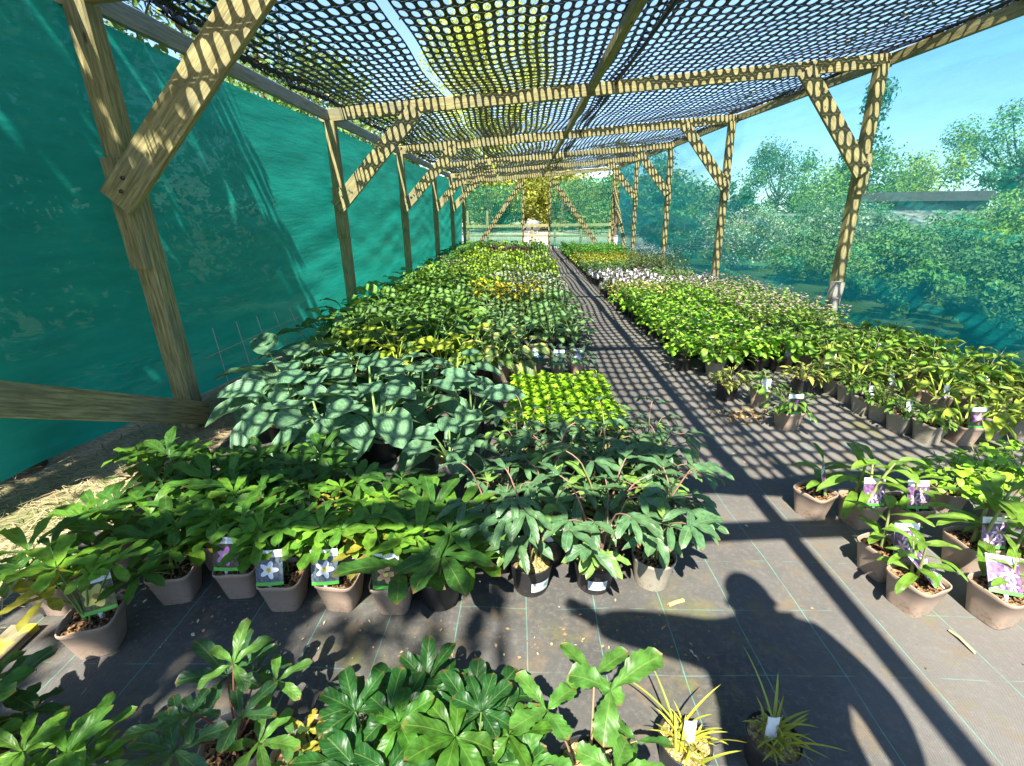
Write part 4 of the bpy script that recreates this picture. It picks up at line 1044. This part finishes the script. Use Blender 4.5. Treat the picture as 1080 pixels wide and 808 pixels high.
# mossy plank at the left edge
pk = timber('plank', (*at(-30, 725), .03), (*at(30, 668), .03), .09, .03, parent=None, mat='lichen'); tag(pk, 'old timber plank covered in yellow lichen at the left edge', 'plank')
# twine grid leaning on the left net
mb = MB()
for i in range(5): tube(mb, [(-2.36, 3.35 + i * .3, .62 - .02 * i), (-2.22, 3.2 + i * .33, .03)], .0035, 4, 0, (.5, .42, .3))
for i in range(3): tube(mb, [(-2.24 - .045 * i, 3.15, .1 + .17 * i), (-2.25 - .045 * i, 4.7, .08 + .17 * i)], .0035, 4, 0, (.5, .42, .3))
tag(mb.build('cane_grid', [M['chip']]), 'grid of thin pale canes leaning against the foot of the left netting', 'canes')
# twig on the path
x0, y0 = at(905, 672); x1, y1 = at(925, 690); mb = MB(); tube(mb, [(at(1000, 668)[0], at(1000, 668)[1], .014), ((at(1000, 668)[0] + at(1027, 692)[0]) / 2, (at(1000, 668)[1] + at(1027, 692)[1]) / 2 + .01, .02), (*at(1027, 692), .014)], .005, 5, 0, (.42, .32, .18))
tag(mb.build('twig', [M['chip']]), 'pale dry twig lying on the fabric in front of the corner pots', 'twig')
mb = MB(); xx, yy = at(712, 639); tube(mb, [(xx - .03, yy - .01, .014), (xx, yy, .018), (xx + .035, yy + .015, .014)], .008, 5, 0, (.5, .42, .14))
tag(mb.build('dry_leaf', [M['chip']]), 'curled yellow dry leaf on the path beside the hellebores', 'dry leaf')
# low stub post by the right wall
st = timber('stub_post', (4.1, 6.1, 0), (4.12, 6.1, .6), .12, .12, (0, 1, 0), None, 'wood_grey'); tag(st, 'short sawn off post with a pale top beside the near right post', 'post')


# ------------------------------------------------------------------ trees and shrubs outside
def crown_mesh(seed, rx, rz, N, ls, c, c2=None, f2=.0, clumps=26, spread=.3, droop=.0, dense=1.0, shape='ball'):
    """many small leaf faces in clumps through the crown's volume; centre at z = 0"""
    g = np.random.default_rng(seed)
    d = g.normal(size=(clumps, 3)); d /= np.linalg.norm(d, axis=1)[:, None]
    r = g.uniform(.35, .95, clumps)[:, None]
    cc = d * r * np.array([rx, rx, rz])
    if shape == 'cone':
        zz = g.uniform(-1, 1, clumps); a = g.random(clumps) * 6.28; q = (1 - zz) / 2 * .9 + .1
        cc = np.stack([np.cos(a) * q * rx, np.sin(a) * q * rx, zz * rz], -1)
    sz = g.uniform(.55, 1.2, clumps)
    k = g.integers(clumps, size=N)
    off = g.normal(size=(N, 3)); off /= np.linalg.norm(off, axis=1)[:, None]; off *= (g.random(N) ** .45)[:, None] * spread * sz[k][:, None] * min(rx, rz) * 1.25
    P = cc[k] + off
    n = off + g.normal(0, .5, (N, 3)) * spread * rx + np.array([0, 0, .35 * spread * rx]); n /= np.linalg.norm(n, axis=1)[:, None] + 1e-9
    t = np.cross(n, g.normal(size=(N, 3))); t /= np.linalg.norm(t, axis=1)[:, None] + 1e-9; b = np.cross(n, t)
    L = ls * g.uniform(.6, 1.4, N)[:, None]; W = L * .55
    v = np.stack([P - t * L * .5, P + b * W * .5 + n * L * .08, P + t * L * .5, P - b * W * .5 + n * L * .08], 1)
    cv = np.array(c)[None] * (1 + g.normal(0, .18, (N, 1))) * (1 + g.normal(0, .12, (clumps, 1)))[k]
    if c2 is not None:
        m = g.random(N) < f2; cv[m] = np.array(c2)[None] * (1 + g.normal(0, .1, (m.sum(), 1)))
    mb = MB(); F = np.arange(N * 4).reshape(-1, 4)
    mb.add(v.reshape(-1, 3), F, 0, None, np.repeat(np.clip(cv, 0, 1), 4, 0))
    return mb.mesh('crown', [M['far_leaf']], False), cc


M['bark'] = simple('tree bark', (.11, .085, .06), .9, .15, .35, 14)


def tree(name, label, cat, x, y, h, rx, c, seed, group=None, trunk=.3, N=5000, ls=.16, rz=None, c2=None, f2=0., shape='ball', clumps=28, spread=.32, z0=None):
    rz = rz or (h * (1 - trunk)) / 2 * 1.0
    t = thing(name, label, cat, (x, y, 0), 0, group)
    me, cc = crown_mesh(seed, rx, rz, N, ls, c, c2, f2, clumps, spread, shape=shape)
    zc = h - rz if z0 is None else z0
    link('crown', me, t, (0, 0, zc))
    mb = MB(); r0 = max(.03, h * .022)
    tube(mb, [(0, 0, -.05), (.02 * h * .3, 0, zc * .5), (0, .01 * h, zc), (0, 0, zc + rz * .6)], [r0 * 1.2, r0, r0 * .75, r0 * .2], 9, 0)
    for q in cc[:12]:
        s = np.array([0, 0, zc - rz * .45 + .3 * q[2]]); e = q + np.array([0, 0, zc]); m_ = (s + e) / 2 + np.array([0, 0, -.06 * h])
        tube(mb, [s, m_, e], [r0 * .45, r0 * .3, r0 * .08], 5, 0)
    mb.build('trunk', [M['bark']], t)
    return t


YG = (.46, .52, .07); MG = (.12, .22, .04); DG = (.04, .09, .03); BG_ = (.09, .17, .06)
# far end
tree('broadleaf_tree', 'tall yellow green tree beyond the far doorway, seen through the roof mesh', 'tree', -2.6, 36, 16, 5.3, YG, 801, None, .06, 26000, .19, clumps=80, spread=.25)
tree('broadleaf_tree', 'yellow green tree filling the doorway view beyond the gravel', 'tree', 1.2, 41, 6.2, 3.4, (.50, .50, .07), 802, None, .0, 11000, .24, clumps=60, spread=.42)
tree('broadleaf_tree', 'green tree left of the doorway behind the end netting', 'tree', -6.5, 30, 7.5, 3.6, (.14, .19, .035), 803, None, .12, 5000, .24)
tree('broadleaf_tree', 'dull green tree right of the doorway behind the end netting', 'tree', 6.2, 32, 5.6, 4.2, (.12, .17, .04), 804, None, .08, 5000, .24)
tree('broadleaf_tree', 'tall yellow green tree far left behind the eaves', 'tree', -10, 22, 10, 4.2, (.13, .2, .03), 805, None, .2, 6500, .24)
for i, (x, y, h, r, c) in enumerate([(-5.3, 3.2, 4.6, 1.6, MG), (-6.2, 7.0, 5.6, 2.1, (.10, .17, .03)), (-5.6, 11.2, 5.0, 1.9, MG), (-6.6, 15.6, 6.4, 2.3, (.12, .18, .03))]):
    tree('broadleaf_tree', 'leafy tree behind the left netting, %s from the near end' % ORD[i], 'tree', x, y, h, r, c, 810 + i, 'trees behind the left netting', .15, 4200, .15)
for i, (x, y, h, r, c) in enumerate([(-4.3, 1.4, 2.9, 1.3, MG), (-4.4, 4.6, 2.7, 1.4, (.09, .15, .03)), (-4.5, 8.6, 2.9, 1.6, MG), (-4.4, 12.4, 2.6, 1.5, (.1, .17, .03)), (-4.4, 17.2, 2.8, 1.7, MG)]):
    tree('shrub', 'dense shrub close behind the left netting, %s from the near end' % ORD[i], 'shrub', x, y, h, r, c, 890 + i, 'shrubs behind the left netting', .02, 3000, .13)
for i, (x, y, h, r, c) in enumerate([(-12, 34, 5, 4, MG), (-5, 36, 5, 4, (.16, .2, .03)), (3, 37, 4.6, 4, (.2, .22, .03)), (9.5, 36, 4.6, 3.8, (.12, .18, .03)), (8.5, 29, 3.4, 2.4, MG)]):
    tree('broadleaf_tree', 'background tree closing the view beyond the gravel, %s from the left' % ORD[i], 'tree', x, y, h, r, c, 880 + i, 'trees beyond the gravel', .02, 4500, .22)
for i, x in enumerate([-16, -11, -6.5, -2, 4.5, 9.5, 14.5]):
    tree('hedge_shrub', 'distant hedge bush behind the gravel, %s from the left' % ORD[i], 'shrub', x, 44, 4.4, 3.4, (.2, .29, .06), 900 + i, 'distant hedge', .0, 5000, .34, clumps=50, spread=.4)
# the tree that shades the near left corner
tree('broadleaf_tree', 'open leafy tree outside the netting that shades the near left corner', 'tree', -3.25, -.15, 6.2, 1.15, MG, 820, None, .5, 2400, .15, rz=1.3, clumps=30, spread=.34)
tree('broadleaf_tree', 'sparse young tree just outside the left netting past the near post', 'tree', -3.0, 2.3, 4.9, .75, MG, 822, None, .5, 800, .14, rz=.9, clumps=18, spread=.3)
tree('broadleaf_tree', 'slim open tree left of the entrance that throws dappled shade on the fabric', 'tree', -2.15, -2.75, 6.2, 1.2, MG, 821, None, .5, 850, .15, rz=1.0, clumps=20, spread=.34)
# right-hand garden
tree('broadleaf_tree', 'spreading green tree against the sky at the right edge', 'tree', 24.5, 25, 6.6, 3.6, (.2, .32, .06), 830, None, .25, 12000, .13)
tree('conifer', 'narrow dark conifer rising behind the near right post', 'conifer', 14.6, 22, 6.6, .9, BG_, 831, None, .05, 3200, .16, shape='cone', clumps=40, spread=.5)
tree('broadleaf_tree', 'rounded tree left of the conifer beyond the right netting', 'tree', 15.4, 30, 5.4, 2.9, MG, 832, None, .1, 9000, .13)
tree('broadleaf_tree', 'wide tree right of the near right post behind the stone wall', 'tree', 12.6, 19, 4.0, 2.1, (.2, .31, .04), 833, None, .1, 8000, .11)
tree('broadleaf_tree', 'sunlit yellow green tree beside the stone wall', 'tree', 14.9, 18.5, 3.6, 1.5, (.4, .48, .04), 834, None, .1, 7000, .1)
tree('copper_tree', 'reddish brown leaved small tree at the right edge', 'tree', 15.2, 13.2, 3.3, 1.1, (.13, .06, .045), 835, None, .1, 2600, .13)
for i, (x, y, h, r, c) in enumerate([(22, 36, 4.0, 4.0, MG), (30, 37, 4.5, 4.4, BG_), (39, 36, 5.0, 4.6, MG), (15, 38, 4.0, 4.0, BG_), (46, 30, 5, 4.4, MG)]):
    tree('broadleaf_tree', 'distant hedgerow tree on the skyline, %s from the left' % ORD[[1, 2, 3, 0, 4][i]], 'tree', x, y, h, r, c, 840 + i, 'hedgerow trees', .05, 3500, .26)
SH = [(5.6, 12.6, 2.0, 1.25, (.13, .2, .06), (.62, .6, .42), .3, 'white blossomed shrub behind the second right post'), (7.2, 11.0, 1.9, 1.3, (.12, .19, .06), (.62, .6, .42), .26, 'white blossomed shrub in the middle of the right netting'), (8.6, 13.0, 1.7, 1.2, (.1, .18, .05), None, 0, 'green shrub right of the white blossomed ones'),
      (6.1, 8.2, 1.5, 1.0, (.12, .2, .04), None, 0, 'rounded green shrub just left of the near right post'), (7.0, 6.6, 1.5, .95, (.08, .16, .035), None, 0, 'leafy shrub just right of the near right post'), (8.7, 7.8, 2.0, 1.2, (.2, .28, .03), None, 0, 'yellow green shrub in front of the stone wall'),
      (6.4, 5.0, 1.65, .62, (.025, .06, .03), None, 0, 'dark upright evergreen shrub near the right netting'), (7.2, 4.9, 1.3, .8, (.2, .27, .04), (.5, .1, .08), .05, 'yellow green shrub with red buds at the right edge'), (6.0, 3.6, 1.0, .7, (.09, .16, .04), (.6, .25, .2), .08, 'low shrub dotted with pink flowers by the right edge'),
      (5.5, 6.6, .95, .7, (.1, .2, .03), None, 0, 'low green bush close to the right netting'), (5.4, 5.2, .85, .6, (.07, .15, .03), None, 0, 'low dark green bush close to the right netting'), (9.8, 9.6, 1.6, 1.2, (.1, .18, .05), None, 0, 'green shrub below the stone wall'), (10.2, 6.7, 1.9, 1.1, (.16, .16, .04), (.45, .18, .1), .1, 'orange tinged shrub at the right edge'), (5.3, 15.8, 1.9, 1.3, DG, None, 0, 'dark shrub behind the third right post'), (5.2, 18.6, 2.0, 1.3, DG, None, 0, 'dark shrub behind the last right post'),
      (11.5, 12.0, 1.9, 1.5, MG, None, 0, 'rounded green shrub left of the stone wall foot'), (12.6, 9.4, 2.0, 1.5, (.14, .22, .04), None, 0, 'bright green shrub right of the stone wall foot'), (9.4, 15.6, 1.8, 1.6, (.1, .17, .05), None, 0, 'green shrub in front of the field gate'), (6.9, 15.0, 1.9, 1.4, (.12, .19, .05), (.62, .6, .42), .2, 'white blossomed shrub left of the field gate'),
      (5.9, 4.3, 1.1, .8, (.1, .19, .03), None, 0, 'mid green bush between the dark evergreen and the netting'), (8.2, 4.9, 1.7, 1.0, (.13, .17, .04), None, 0, 'olive green bush behind the red budded shrub'), (7.9, 9.4, 1.6, 1.2, (.09, .17, .04), None, 0, 'green bush behind the near right post'), (6.2, 10.2, 1.3, 1.0, (.13, .21, .05), None, 0, 'pale green bush between the right posts'), (15.5, 10.5, 2.6, 1.8, MG, None, 0, 'large green shrub far right of the stone wall')]
SH = [(x, y, h * (.82 if x < 8 else 1.05), r, tuple(min(.5, q * 1.45) for q in c), c2, f2, lab) for x, y, h, r, c, c2, f2, lab in SH]
for i, (x, y, h, r, c, c2, f2, lab) in enumerate(SH):
    tree('shrub', lab, 'shrub', x, y, h, r, c, 860 + i, None, .02, 9000, .06, c2=c2, f2=f2, clumps=30, spread=.36)
# end-of-tunnel: post and rail fence, bench-like white tub, sleepers
fe = thing('rail_fence', 'low pale wooden rail fence across the gravel beyond the end netting', 'fence', (0, 0, 0))
timber('rail', (-2.6, 22.0, .82), (4.2, 22.0, .92), .05, .12, parent=fe); timber('rail', (-2.4, 22.06, .42), (4.0, 22.06, .42), .05, .10, parent=fe)
for x in (-2.5, -1.6, .45, 1.5, 2.7, 4.0): timber('post', (x, 22.12, 0), (x, 22.12, 1.0 + (.5 if x < -1 else 0)), .1, .1, (0, 1, 0), fe)
tb = thing('water_tank', 'low pale grey water tank on timber bearers beyond the doorway', 'tank', (.75, 34, 0), 0, None, .75)
mb = MB(); tube(mb, [(0, 0, .3), (0, 0, .34), (0, 0, 1.0), (0, 0, 1.12), (0, 0, 1.2), (0, 0, 1.24)], [.05, .62, .64, .58, .3, .22], 24, 0, (1, 1, 1)); mb.build('tank', [M['tank']], tb)
for sx in (-.4, 0, .4): timber('bearer', (sx, -.6, .15), (sx, .6, .15), .12, .28, parent=tb, mat='wood_grey')
for i in range(2):
    s = timber('sleeper', (-.1, 19.75 + i * .55, .06), (1.5, 19.75 + i * .55, .06), .22, .12, parent=None, mat='wood_grey'); tag(s, ['weathered sleeper edging the step just outside the doorway', 'second weathered sleeper a little beyond the doorway step'][i], 'sleeper', 'sleepers at the doorway')
# five bar gate in the garden
ga = thing('field_gate', 'weathered five bar gate in the garden beyond the right netting', 'gate', (13.2, 24, 0), -.3)
for z in (.3, .55, .8, 1.05, 1.32): timber('bar', (-1.3, 0, z), (1.3, 0, z), .04, .1, parent=ga, mat='wood_grey')
for x in (-1.45, 1.45): timber('post', (x, 0, 0), (x, 0, 1.6), .16, .16, (0, 1, 0), ga, 'wood_grey')
timber('diagonal_bar', (-1.25, .06, .3), (1.25, .06, 1.3), .03, .09, parent=ga, mat='wood_grey')
# stone wall with a tiled coping
k = NT('rubble stone'); ob = k.coord(); v = k.n('ShaderNodeTexVoronoi'); v.inputs['Scale'].default_value = 5; k.l(k.scale(ob, 1, 1, 2), v.inputs['Vector'])
sp = k.n('ShaderNodeSeparateColor'); k.l(v.outputs['Color'], sp.inputs[0])
k.base(k.mix(sp.outputs[0], (.12, .12, .11), (.42, .4, .35)), .9, .2); k.bump(v.outputs['Distance'], .8, .05); M['stone'] = k.m
k = NT('clay tile'); ob = k.coord(); x = k.xyz(ob); f = k.math('FRACT', k.math('MULTIPLY', x[0], 5)); nz = k.noise(ob, 6, 3)
k.base(k.mix(nz, (.03, .028, .022), (.08, .065, .05)), .85, .2); k.bump(f, .6, .02); M['tile'] = k.m
wl = thing('stone_wall', 'dark rubble stone wall with a clay tiled coping in the garden on the right', 'wall', (13.3, 16.6, 0), -.55)
mb = MB(); L_, H_ = 1.6, 1.8; T_ = .22
v = [(-L_, -T_, 0), (L_, -T_, 0), (L_, T_, 0), (-L_, T_, 0), (-L_, -T_, H_), (L_, -T_, H_), (L_, T_, H_), (-L_, T_, H_)]
mb.add(v, [[0, 1, 5, 4], [1, 2, 6, 5], [2, 3, 7, 6], [3, 0, 4, 7]], 0); mb.build('masonry', [M['stone']], wl, False)
mb = MB(); a, b = L_ + .1, .42
mb.add([(-a, -b, H_ - .02), (a, -b, H_ - .02), (a, 0, H_ + .28), (-a, 0, H_ + .28), (-a, b, H_ - .02), (a, b, H_ - .02)], [[0, 1, 2, 3], [3, 2, 5, 4]], 0); mb.add([(-a, -b, H_ - .02), (-a, 0, H_ + .28), (-a, b, H_ - .02), (a, -b, H_ - .02), (a, 0, H_ + .28), (a, b, H_ - .02)], [[0, 1, 2], [3, 5, 4]], 0); mb.build('coping', [M['tile']], wl, False)

# ------------------------------------------------------------------ the photographer, whose shadow falls on the fabric
def skin_fig(name, V, E, Rd, mat, parent, sub=2, root=0):
    me = bpy.data.meshes.new(name); me.from_pydata(V, E, []); me.skin_vertices or me.attributes
    o = bpy.data.objects.new(name, me); COL.objects.link(o); o.parent = parent
    md = o.modifiers.new('skin', 'SKIN')
    for sv, r in zip(me.skin_vertices[0].data, Rd): sv.radius = (r, r) if isinstance(r, float) else r
    me.skin_vertices[0].data[root].use_root = True
    md.use_smooth_shade = True
    ss = o.modifiers.new('sub', 'SUBSURF'); ss.levels = sub; ss.render_levels = sub
    me.materials.append(mat); return o


M['skin'] = simple('skin', (.45, .27, .19), .5, .4, .08, 30)
k = NT('clothing'); z = k.xyz(k.coord())[2]; wv_ = k.noise(k.coord(), 60, 2)
k.base(k.mix(k.math('GREATER_THAN', z, .98), (.03, .04, .08), (.09, .11, .14)), .85, .2); k.bump(wv_, .2, .003); M['cloth'] = k.m
M['hair'] = simple('brown hair', (.05, .03, .02), .5, .4, .3, 60)
pe = thing('person', 'person in dark trousers and grey coat standing on added steps, one arm raised', 'person', (.5, -.36, .704))
sl = thing('added_steps', 'unseen wooden steps added under the person so the cast shadow reaches further', 'steps', (.5, -.33, .004))  # added out of view to lift the figure and lengthen its shadow
timber('tread', (-.27, 0, .685), (.27, 0, .685), .34, .03, parent=sl, mat='wood_grey'); timber('tread', (-.27, -.24, .34), (.27, -.24, .34), .2, .03, parent=sl, mat='wood_grey')
for sx in (-.22, .22):
    timber('leg', (sx, .16, 0), (sx, .10, .668), .05, .05, (0, 1, 0), sl, 'wood_grey'); timber('leg', (sx, -.30, 0), (sx, -.12, .668), .05, .05, (0, 1, 0), sl, 'wood_grey')
# one body: pelvis, spine, neck, head, arms, legs (facing +Y, left arm raised across towards -X)
V = [(0, 0, .95), (0, .01, 1.15), (0, .01, 1.38), (0, 0, 1.54), (.01, .01, 1.62), (0, .03, 1.72), (0, .02, 1.83),
     (-.17, .0, 1.49), (-.36, -.02, 1.58), (-.52, -.05, 1.66), (-.62, -.06, 1.68),
     (.2, .0, 1.5), (.3, .0, 1.2), (.31, .03, .95), (.31, .05, .9),
     (-.1, 0, .86), (-.11, .02, .48), (-.11, -.01, .08), (-.12, .14, .035), (.1, 0, .86), (.11, .02, .48), (.11, -.01, .08), (.12, .14, .035)]
E = [(0, 1), (1, 2), (2, 3), (3, 4), (4, 5), (5, 6), (2, 7), (7, 8), (8, 9), (9, 10), (2, 11), (11, 12), (12, 13), (13, 14), (0, 15), (15, 16), (16, 17), (17, 18), (0, 19), (19, 20), (20, 21), (21, 22)]
Rd = [(.2, .14), (.19, .13), (.2, .14), .11, .085, (.09, .1), (.07, .08), .1, .085, .07, .05, .1, .085, .055, .04, .12, .085, .05, .038, .12, .085, .05, .038]
skin_fig('body', V, E, Rd, M['cloth'], pe)
for sgn, c0, dr in ((-1, np.array((-.585, -.06, 1.675)), np.array((-.93, .5, .35))), (1, np.array((.31, .045, .92)), np.array((0, .25, -.95)))):
    dr = dr / np.linalg.norm(dr); sd_ = np.array((0, 1., 0)) if sgn < 0 else np.array((1., 0, 0)); nn = np.cross(dr, sd_)
    V = [tuple(c0), tuple(c0 + dr * .05)]; E = [(0, 1)]; Rd = [.028, (.03, .018)]
    for q in range(4):
        o_ = sd_ * (q - 1.5) * .021; b0 = len(V); ln = [.075, .088, .082, .065][q]
        V += [tuple(c0 + dr * .085 + o_), tuple(c0 + dr * (.085 + ln * .5) + o_ * 1.1 + nn * .006), tuple(c0 + dr * (.085 + ln) + o_ * 1.15 + nn * .02)]; E += [(1, b0), (b0, b0 + 1), (b0 + 1, b0 + 2)]; Rd += [.0105, .009, .0075]
    b0 = len(V); V += [tuple(c0 + dr * .04 + sd_ * .035 * -sgn), tuple(c0 + dr * .075 + sd_ * .06 * -sgn + nn * .015)]; E += [(0, b0), (b0, b0 + 1)]; Rd += [.012, .009]
    skin_fig('hand', V, E, Rd, M['skin'], pe)
mb = MB()   # head skin: face with nose, brow, ears over the neck
n1_, n2_ = 24, 18; th = np.arange(n1_ + 1) * 2 * PI / n1_; ph = np.linspace(0, PI, n2_)
T_, P_ = np.meshgrid(th, ph, indexing='ij')
hx = .078 * np.sin(P_) * np.cos(T_); hy = .1 * np.sin(P_) * np.sin(T_); hz = .125 * np.cos(P_)
hy = hy + .022 * np.exp(-(hx / .014) ** 2 - ((hz + .012) / .02) ** 2) * (hy > 0) - .008 * np.exp(-((np.abs(hx) - .03) / .014) ** 2 - ((hz - .012) / .012) ** 2) * (hy > 0) + .006 * np.exp(-(hx / .025) ** 2 - ((hz + .05) / .01) ** 2) * (hy > 0)
hx = hx * (1 - .25 * np.clip(-hz / .125, 0, 1))
mb.add(np.stack([hx, hy + .035, hz + 1.74], -1).reshape(-1, 3), grid_faces(n1_ + 1, n2_), 0)
for s in (-1, 1):
    tube(mb, [(s * .076, .02, 1.70), (s * .09, .015, 1.735), (s * .083, .02, 1.765)], [.008, .014, .008], 8, 0)
mb.build('head', [M['skin']], pe)
mb = MB(); P2 = np.linspace(0, PI * .56, 12); T_, P_ = np.meshgrid(th, P2, indexing='ij')
back = np.clip(-np.sin(T_), 0, 1); P_ = P_ * (.72 + .5 * back)
mb.add(np.stack([.09 * np.sin(P_) * np.cos(T_), .112 * np.sin(P_) * np.sin(T_) + .028, .137 * np.cos(P_) + 1.745], -1).reshape(-1, 3), grid_faces(n1_ + 1, 12), 0)
mb.build('hair', [M['hair']], pe)
